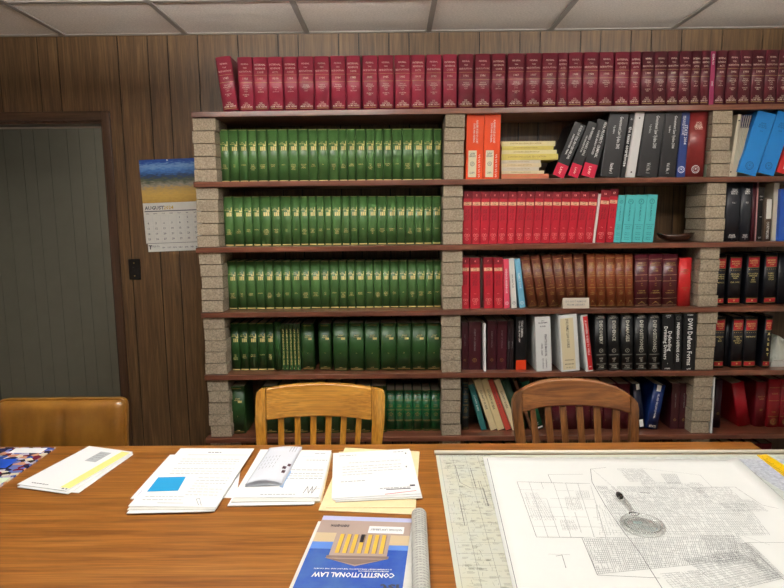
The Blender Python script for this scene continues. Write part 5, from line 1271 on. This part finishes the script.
# rolled pages
ra = T(419.0, 514.5, .769); rb_ = T(421.6, 600, .769); d_ = (rb_-ra); rb_ = ra+d_*1.45
nn = 26; mb = MB(); axis = d_.normalized(); side_ = axis.cross(Vector((0, 0, 1))).normalized()*-1
prof = []
for i in range(nn+1):
    a = math.radians(-100+ 300*i/nn); prof.append((.0190*math.cos(a), .0175*math.sin(a)+.0005))
if side_.x < 0: side_ = -side_
vs = []
for base in (ra, rb_):
    for lay in (0, .0011):
        for x, y in prof:
            k = 1-lay/.019; p = base+side_*(x*k); vs.append((p.x-L_.x, p.y-L_.y, .7685+y*k-L_.z+.0008))
K_ = nn+1; fs = []
for i in range(nn):
    fs.append((i, i+1, 2*K_+i+1, 2*K_+i)); fs.append((K_+i, 3*K_+i, 3*K_+i+1, K_+i+1)); fs.append((i, K_+i, K_+i+1, i+1)); fs.append((2*K_+i, 2*K_+i+1, 3*K_+i+1, 3*K_+i))
for q in (0, nn): fs.append((q, 2*K_+q, 3*K_+q, K_+q))
mb.add(vs, fs, 0, True); ro = build(mb, 'rolled_pages', mat('newsprint', (188, 188, 180), .8, var=.22, vscale=30, stretch=(1, 6, 1)), tb_); ro['label'] = 'grey printed pages rolled up along the side'
mb = MB()
r_ = random.Random(9)
for s_ in range(46):
    t0 = .02+s_*.02
    for k, a0 in enumerate((40, 62, 84, 106)):
        aw = r_.uniform(12, 19); pts = []
        for a, t in ((a0, t0), (a0+aw, t0), (a0+aw, t0+.006), (a0, t0+.006)):
            an = math.radians(a); p = ra+(rb_-ra)*t+side_*(.0193*math.cos(an)); pts.append((p.x-L_.x, p.y-L_.y, .7685+.0178*math.sin(an)+.0005+.0008-L_.z))
        mb.add(pts, [(3, 2, 1, 0)])
build(mb, 'printed_text', mat('news_text', (150, 150, 146), .8), ro)

# ------------------------------------------------------------------ maps
zM = .7504
mL = [(435.6, 454.8), (800, 454.8)]
c0_, c1_ = T(435.8, 455.2, zM), T(815, 454.4, zM); c3_ = T(456.6, 588, zM); dirl = (c3_-c0_); c3_ = c0_+dirl*1.12; c2_ = c3_+(c1_-c0_)*1.0
bm_ = empty('county_map', ((c0_+c2_)/2).to_3d() if False else (c0_+c2_)/2, 'large beige and grey county map with rolled top edge, under the white map', 'map')
bm_.location.z = .75
L_ = bm_.location
mb = MB(); cs = (c3_, c2_, c1_, c0_)
mb.hexa([(p.x-L_.x, p.y-L_.y, .0004) for p in cs], [(p.x-L_.x, p.y-L_.y, .0010) for p in cs])
M_map = mat('map_paper_beige', (206, 204, 180), .6, var=.05, vscale=8, col2=(196, 200, 190))
build(mb, 'map_sheet', M_map, bm_)
# rolled far edge
mb = MB(); mb.tube([(c0_-L_)+Vector((-.004, .007, .0068)), (c1_-L_)+Vector((0, .007, .0068))], .0066, 14); build(mb, 'rolled_edge', mat('roll_paper', (226, 218, 200), .55), bm_)
def mapq(u, v, z_): p = Q([c0_, c1_, c2_, c3_], u, v); return (p.x-L_.x, p.y-L_.y, z_)
def strip(mb, a, b, w, z_, fn):
    A = Vector(fn(*a, z_)); B = Vector(fn(*b, z_)); d = (B-A)
    if d.length < 1e-5: return
    s = Vector((-d.y, d.x, 0)).normalized()*w/2; mb.add([A-s, B-s, B+s, A+s], [(0, 1, 2, 3)])
mb = MB(); r_ = random.Random(4)
UW = (c1_-c0_).length; VW = (c3_-c0_).length
def um(x): return x/UW
def vm(y): return y/VW
zl = .00115
def wgrid(u0, u1, v0, v1, du, dv, w=.0006):
    x = u0
    while x <= u1+1e-6: strip(mb, (um(x), vm(v0)), (um(x), vm(v1)), w, zl, mapq); x += du
    y = v0
    while y <= v1+1e-6: strip(mb, (um(u0), vm(y)), (um(u1), vm(y)), w, zl, mapq); y += dv
wgrid(.012, .19, .012, .84, .0405, .046, .0007)
for i in range(420):
    x = r_.uniform(.014, .17); y = r_.uniform(.014, .83); l_ = r_.uniform(.004, .016)
    if r_.random() < .55: strip(mb, (um(x), vm(y)), (um(x+l_), vm(y+r_.uniform(-.002, .002))), .0006, zl, mapq)
    else: strip(mb, (um(x), vm(y)), (um(x+r_.uniform(-.003, .003)), vm(y+l_)), .0006, zl, mapq)
for i in range(190):
    x = r_.uniform(.02, .16); y = r_.uniform(.02, .83)
    for k in range(3): strip(mb, (um(x), vm(y+.003*k)), (um(x+r_.uniform(.008, .02)), vm(y+.003*k)), .0008, zl, mapq)
build(mb, 'map_lines', mat('map_grey_line', (112, 115, 104), .8), bm_)
mb = MB()
for x in (.112, .118): strip(mb, (um(x), vm(.19)), (um(x), vm(.34)), .0008, zl+.0001, mapq)
for pts in ([(.055, .08), (.058, .20), (.085, .235), (.12, .235), (.12, .34)], [(.05, .08), (.085, .08)], [(.10, .10), (.10, .235)], [(.045, .30), (.045, .44)]):
    for a, b in zip(pts, pts[1:]): strip(mb, (um(a[0]), vm(a[1])), (um(b[0]), vm(b[1])), .0014, zl+.0001, mapq)
for k in range(14): strip(mb, (um(.01+.012*k), vm(.006)), (um(.02+.012*k), vm(.006)), .0018, zl, mapq)
build(mb, 'map_roads', M_inkd, bm_)
# grey-blue map on the right
gp = [(672, 457.4), (822, 456.2), (860, 505), (742, 505)]
M_gm = mat('grey_blue_map', (168, 174, 186), .5, var=.2, vscale=90, col2=(206, 210, 218))
sheet('grey_map', 'grey-blue printed map under the yellow ruler at the right', 'map', [(484, 457.8), (815, 456), (925, 545), (500, 520)], .7516, mat('grey_green_map', (186, 192, 182), .5, var=.12, vscale=60, col2=(204, 208, 204)), .0004, None, n=2,
      lines=[('printed_area', M_gm, [('p', [(.74, .045), (.86, .95), (1, .95), (.99, .045)])], 'denser grey-blue print')])
# white map
wpx = [(482.8, 457.6), (736.6, 460.6), (932, 640), (524.8, 640)]
zW = .7526
wc = [T(x, y, zW) for x, y in wpx]
wm = empty('street_map', (wc[0]+wc[2])/2, 'large white street map with fine black lines, topmost on the right of the table', 'map'); wm.location.z = .75; L2 = wm.location.copy()
def wz(p):
    # right edge curls up a little
    return .0
nn = 24; vs = []
for lay in (1, 0):
    for j in range(nn+1):
        for i in range(nn+1):
            u, v = i/nn, j/nn; p = Q(wc, u, v); k = max(0, (u-.955)/.045)
            vs.append((p.x-L2.x, p.y-L2.y, zW-L2.z+.0005*lay+.010*k*k+.0006*(1+math.sin(9*u+3*v))))
K_ = (nn+1)**2; fs = []
for j in range(nn):
    for i in range(nn):
        a = j*(nn+1)+i; f_ = (a, a+nn+1, a+nn+2, a+1); fs.append(f_); fs.append(tuple(K_+q for q in f_[::-1]))
brd = [i for i in range(nn+1)]+[(j*(nn+1)+nn) for j in range(1, nn+1)]+[nn*(nn+1)+i for i in range(nn-1, -1, -1)]+[j*(nn+1) for j in range(nn-1, 0, -1)]
for a, b in zip(brd, brd[1:]+brd[:1]): fs.append((a, b, K_+b, K_+a))
mb = MB(); mb.add(vs, fs, 0, True); build(mb, 'map_sheet', mat('bright_map_paper', (230, 232, 228), .55, var=.015, vscale=6), wm)
ZL = .7545
def wp(px, py): p = T(px, py, ZL); return Vector((p.x-L2.x, p.y-L2.y, ZL-L2.z))
def line(mb, pts, w=.0009):
    P_ = [wp(*p) for p in pts]
    for A, B in zip(P_, P_[1:]):
        d = B-A
        if d.length < 1e-5: continue
        s = Vector((-d.y, d.x, 0)).normalized()*w/2; mb.add([A-s, B-s, B+s, A+s], [(0, 1, 2, 3)])
bold = MB(); fine = MB()
line(bold, [(487.3, 458.6), (517.5, 590), (522, 612)], .0013)
line(bold, [(741, 461.5), (760, 478), (784, 500), (800, 515)], .0011)
line(bold, [(590.5, 469), (592, 482), (605, 505), (618, 524), (640, 553), (662, 588)], .0012)
line(bold, [(590.5, 469), (606, 467.5)], .0010)
line(fine, [(592, 469), (612, 486), (636, 515)], .0006)
# tract outlines, upper left
line(bold, [(517, 481.6), (536.5, 537), (584, 537.5)], .0010); line(bold, [(517, 481.6), (556, 483), (590, 483.5)], .0009)
line(bold, [(548, 474.5), (583, 474.2)], .0009); line(bold, [(548, 474.5), (552, 483)], .0009)
line(bold, [(582, 538), (597.5, 575), (660, 578)], .0010)
line(bold, [(556, 556), (562, 555), (566, 568)], .0010); line(fine, [(548, 554), (570, 554.6)], .0006)
line(bold, [(700, 487.5), (735, 487), (762, 505), (790, 511)], .0008)
line(fine, [(640, 468), (700, 475), (712, 487)], .0006)
line(bold, [(745, 542.5), (784, 542.5)], .0008)
line(bold, [(746, 543), (784, 580)], .0009)
def hatch(poly, a0, a1, b0, b1, na, nb, w=.0005, dens=1.0, seed=0, cut=0.0):
    """street blocks: poly as 4 px corners; na x nb lots with random breaks"""
    r_ = random.Random(seed); C4 = [wp(*p) for p in poly]
    def q(u, v): return C4[0].lerp(C4[1], u).lerp(C4[3].lerp(C4[2], u), v)
    def seg(A, B):
        d = B-A
        if d.length < 1e-5: return
        s = Vector((-d.y, d.x, 0)).normalized()*w/2; fine.add([A-s, B-s, B+s, A+s], [(0, 1, 2, 3)])
    for i in range(na+1):
        v = 0
        while v < 1:
            st = r_.uniform(.04, .2); v2 = min(1, v+st)
            if r_.random() < dens: seg(q(i/na, v), q(i/na, v2))
            v = v2
    for j in range(nb+1):
        u = 0
        while u < 1:
            st = r_.uniform(.02, .12); u2 = min(1, u+st)
            if r_.random() < dens: seg(q(u, j/nb), q(u2, j/nb))
            u = u2
# coarse sections
hatch([(517, 481.6), (590, 483.5), (606, 537.5), (536.5, 537)], 0, 0, 0, 0, 6, 6, .0007, .85, 1)
hatch([(524, 493), (538, 493), (556, 520), (533, 520)], 0, 0, 0, 0, 9, 12, .0005, .75, 2)
hatch([(565, 497), (578, 497), (583, 510), (568, 510)], 0, 0, 0, 0, 8, 8, .0005, .85, 3)
hatch([(575, 491), (588, 491), (590, 498), (578, 498)], 0, 0, 0, 0, 6, 6, .0005, .9, 14)
hatch([(560, 520), (573, 520), (578, 530), (563, 530)], 0, 0, 0, 0, 6, 7, .0005, .85, 4)
# dense street blocks
hatch([(617, 468.5), (642, 469), (655, 482), (630, 481.5)], 0, 0, 0, 0, 16, 9, .0006, .85, 5)
hatch([(661, 474), (676, 474), (681, 483.5), (668, 483.5)], 0, 0, 0, 0, 8, 8, .0007, .95, 6)
hatch([(596, 486), (700, 488), (715, 503), (608, 503)], 0, 0, 0, 0, 54, 12, .0008, .72, 7)
hatch([(606, 503), (745, 503), (770, 535), (626, 535)], 0, 0, 0, 0, 70, 20, .0007, .78, 8)
hatch([(584, 538), (735, 535), (740, 560), (597, 574)], 0, 0, 0, 0, 78, 18, .0007, .8, 9)
hatch([(596, 505), (612, 505), (636, 535), (600, 535)], 0, 0, 0, 0, 10, 14, .0005, .6, 15)
hatch([(684, 559), (740, 552), (784, 578), (728, 592)], 0, 0, 0, 0, 40, 16, .0007, .8, 10)
hatch([(716, 500), (752, 500), (768, 511), (730, 511)], 0, 0, 0, 0, 18, 7, .0007, .85, 11)
hatch([(738, 543), (750, 543), (784, 576), (768, 580)], 0, 0, 0, 0, 14, 18, .0006, .75, 12)
hatch([(700, 535), (738, 535), (760, 560), (720, 566)], 0, 0, 0, 0, 22, 14, .0007, .75, 21)
hatch([(690, 487), (728, 487), (742, 500), (712, 500)], 0, 0, 0, 0, 20, 7, .0007, .7, 22)
hatch([(640, 482), (700, 483), (706, 489), (646, 488)], 0, 0, 0, 0, 30, 4, .0007, .7, 23)
hatch([(660, 574), (700, 570), (735, 600), (690, 605)], 0, 0, 0, 0, 26, 14, .0006, .65, 13)
line(fine, [(597, 486), (770, 545)], .0006)
for p in ([(640, 492.5), (650, 493.2)],): line(bold, p, .0022)
build(bold, 'map_lines', mat('map_line_dark', (84, 86, 90), .8), wm)
build(fine, 'street_blocks', mat('map_line_grey', (128, 131, 133), .8), wm)['label'] = 'dense grey street blocks'
# yellow ruler
rp_ = [T(x, y, .7524) for x, y in ((757, 455.6), (766.6, 455.3), (838, 499), (829, 512))]
ry = empty('ruler', (rp_[0]+rp_[2])/2, 'flat yellow ruler lying at the right edge of the maps', 'ruler'); ry.location.z = .7524
A, B, C2, D = [p-ry.location for p in rp_]
A.z = B.z = C2.z = D.z = 0
mb = MB(); mb.hexa([D, C2, B, A], [v+Vector((0, 0, .003)) for v in (D, C2, B, A)]); build(mb, 'ruler_body', mat('yellow_wood', (240, 196, 0), .4, coat=.3), ry)
mb = MB()
for i in range(40):
    t = i/40; p = A.lerp(D, t); q = B.lerp(C2, t); k = .3 if i % 4 else .5; e_ = p.lerp(q, k); d = (D-A)*.003
    mb.add([p+Vector((0, 0, .0033)), e_+Vector((0, 0, .0033)), e_+d+Vector((0, 0, .0033)), p+d+Vector((0, 0, .0033))], [(3, 2, 1, 0)])
build(mb, 'graduations', M_inkd, ry)
# magnifying glass
M_glass = bpy.data.materials.new('clear_acrylic'); M_glass.use_nodes = True
n = M_glass.node_tree.nodes; l = M_glass.node_tree.links; n.remove(n['Principled BSDF'])
g1 = n.new('ShaderNodeBsdfTransparent'); g1.inputs[0].default_value = (.965, .97, .965, 1); g2 = n.new('ShaderNodeBsdfGlossy'); g2.inputs['Roughness'].default_value = .06
lw = n.new('ShaderNodeLayerWeight'); lw.inputs[0].default_value = .16; mxs = n.new('ShaderNodeMixShader')
l.new(lw.outputs['Facing'], mxs.inputs[0]); l.new(g1.outputs[0], mxs.inputs[1]); l.new(g2.outputs[0], mxs.inputs[2]); l.new(mxs.outputs[0], n['Material Output'].inputs['Surface'])
zc = .756
lc0 = T(642.6, 525.0, .762); tip = T(617.6, 493.6, .762); rim = .047
mg = empty('magnifying_glass', (lc0.x, lc0.y, .7552), 'clear round magnifying glass with black-tipped handle on the white map', 'magnifying glass')
hd = Vector((tip.x-lc0.x, tip.y-lc0.y, 0)); hl_ = hd.length; hdn = hd.normalized()
mb = MB(); N = 40; mb.tube([(rim*math.cos(2*math.pi*i/N), rim*math.sin(2*math.pi*i/N), .007) for i in range(N)], .0062, 12, closed=True); build(mb, 'rim', M_glass, mg)
mb = MB(); N = 32; R_ = rim-.005; rings = [(1, .0055), (.8, .0072), (.5, .0086), (.2, .0092)]
vs = []; fs = []
full = [(r_, z_) for r_, z_ in rings]; low = [(.2, .0035), (.5, .0038), (.8, .0045)]
allr = full+low
for r_, z_ in allr:
    for i in range(N): vs.append((R_*r_*math.cos(2*math.pi*i/N), R_*r_*math.sin(2*math.pi*i/N), z_))
for k in range(len(allr)):
    k2 = (k+1) % len(allr)
    if k == 3:
        fs.append(tuple(3*N+i for i in range(N))); fs.append(tuple(4*N+i for i in range(N-1, -1, -1))); continue
    for i in range(N): fs.append((k*N+i, k*N+(i+1) % N, k2*N+(i+1) % N, k2*N+i))
mb.add(vs, fs, 0, True); build(mb, 'lens', M_glass, mg)
s_ = rim+.004; mb = MB(); mb.tube([tuple(hdn*(s_+ (hl_-.022-s_)*t)+Vector((0, 0, .0085))) for t in (0, .1, .5, .9, 1)], [.0055, .0065, .0078, .0082, .008], 14); build(mb, 'handle', M_glass, mg)
mb = MB(); mb.tube([tuple(hdn*(hl_-.0215+.022*t)+Vector((0, 0, .0085))) for t in (0, .3, .7, .95, 1)], [.0082, .0080, .0072, .005, .001], 14); build(mb, 'handle_tip', M_black, mg)['label'] = 'black handle tip'
mb = MB(); mb.tube([tuple(hdn*(s_+.001+.008*math.cos(a))+hdn.cross(Vector((0, 0, 1)))*.012*math.sin(a)+Vector((0, 0, .009))) for a in [math.pi*2*i/16 for i in range(16)]], .0018, 8, closed=True); build(mb, 'collar', mat('chrome', (200, 200, 204), .12, metal=1), mg)

# ------------------------------------------------------------------ world and view
w = bpy.data.worlds.new('world'); S.world = w; w.use_nodes = True
w.node_tree.nodes['Background'].inputs[0].default_value = (.6, .62, .65, 1); w.node_tree.nodes['Background'].inputs[1].default_value = .15
S.view_settings.view_transform = 'Standard'; S.view_settings.look = 'None'; S.view_settings.gamma = 1; S.view_settings.exposure = 1.0
S.view_settings.use_curve_mapping = False
S.cycles.use_denoising = True
S.cycles.sample_clamp_indirect = 6
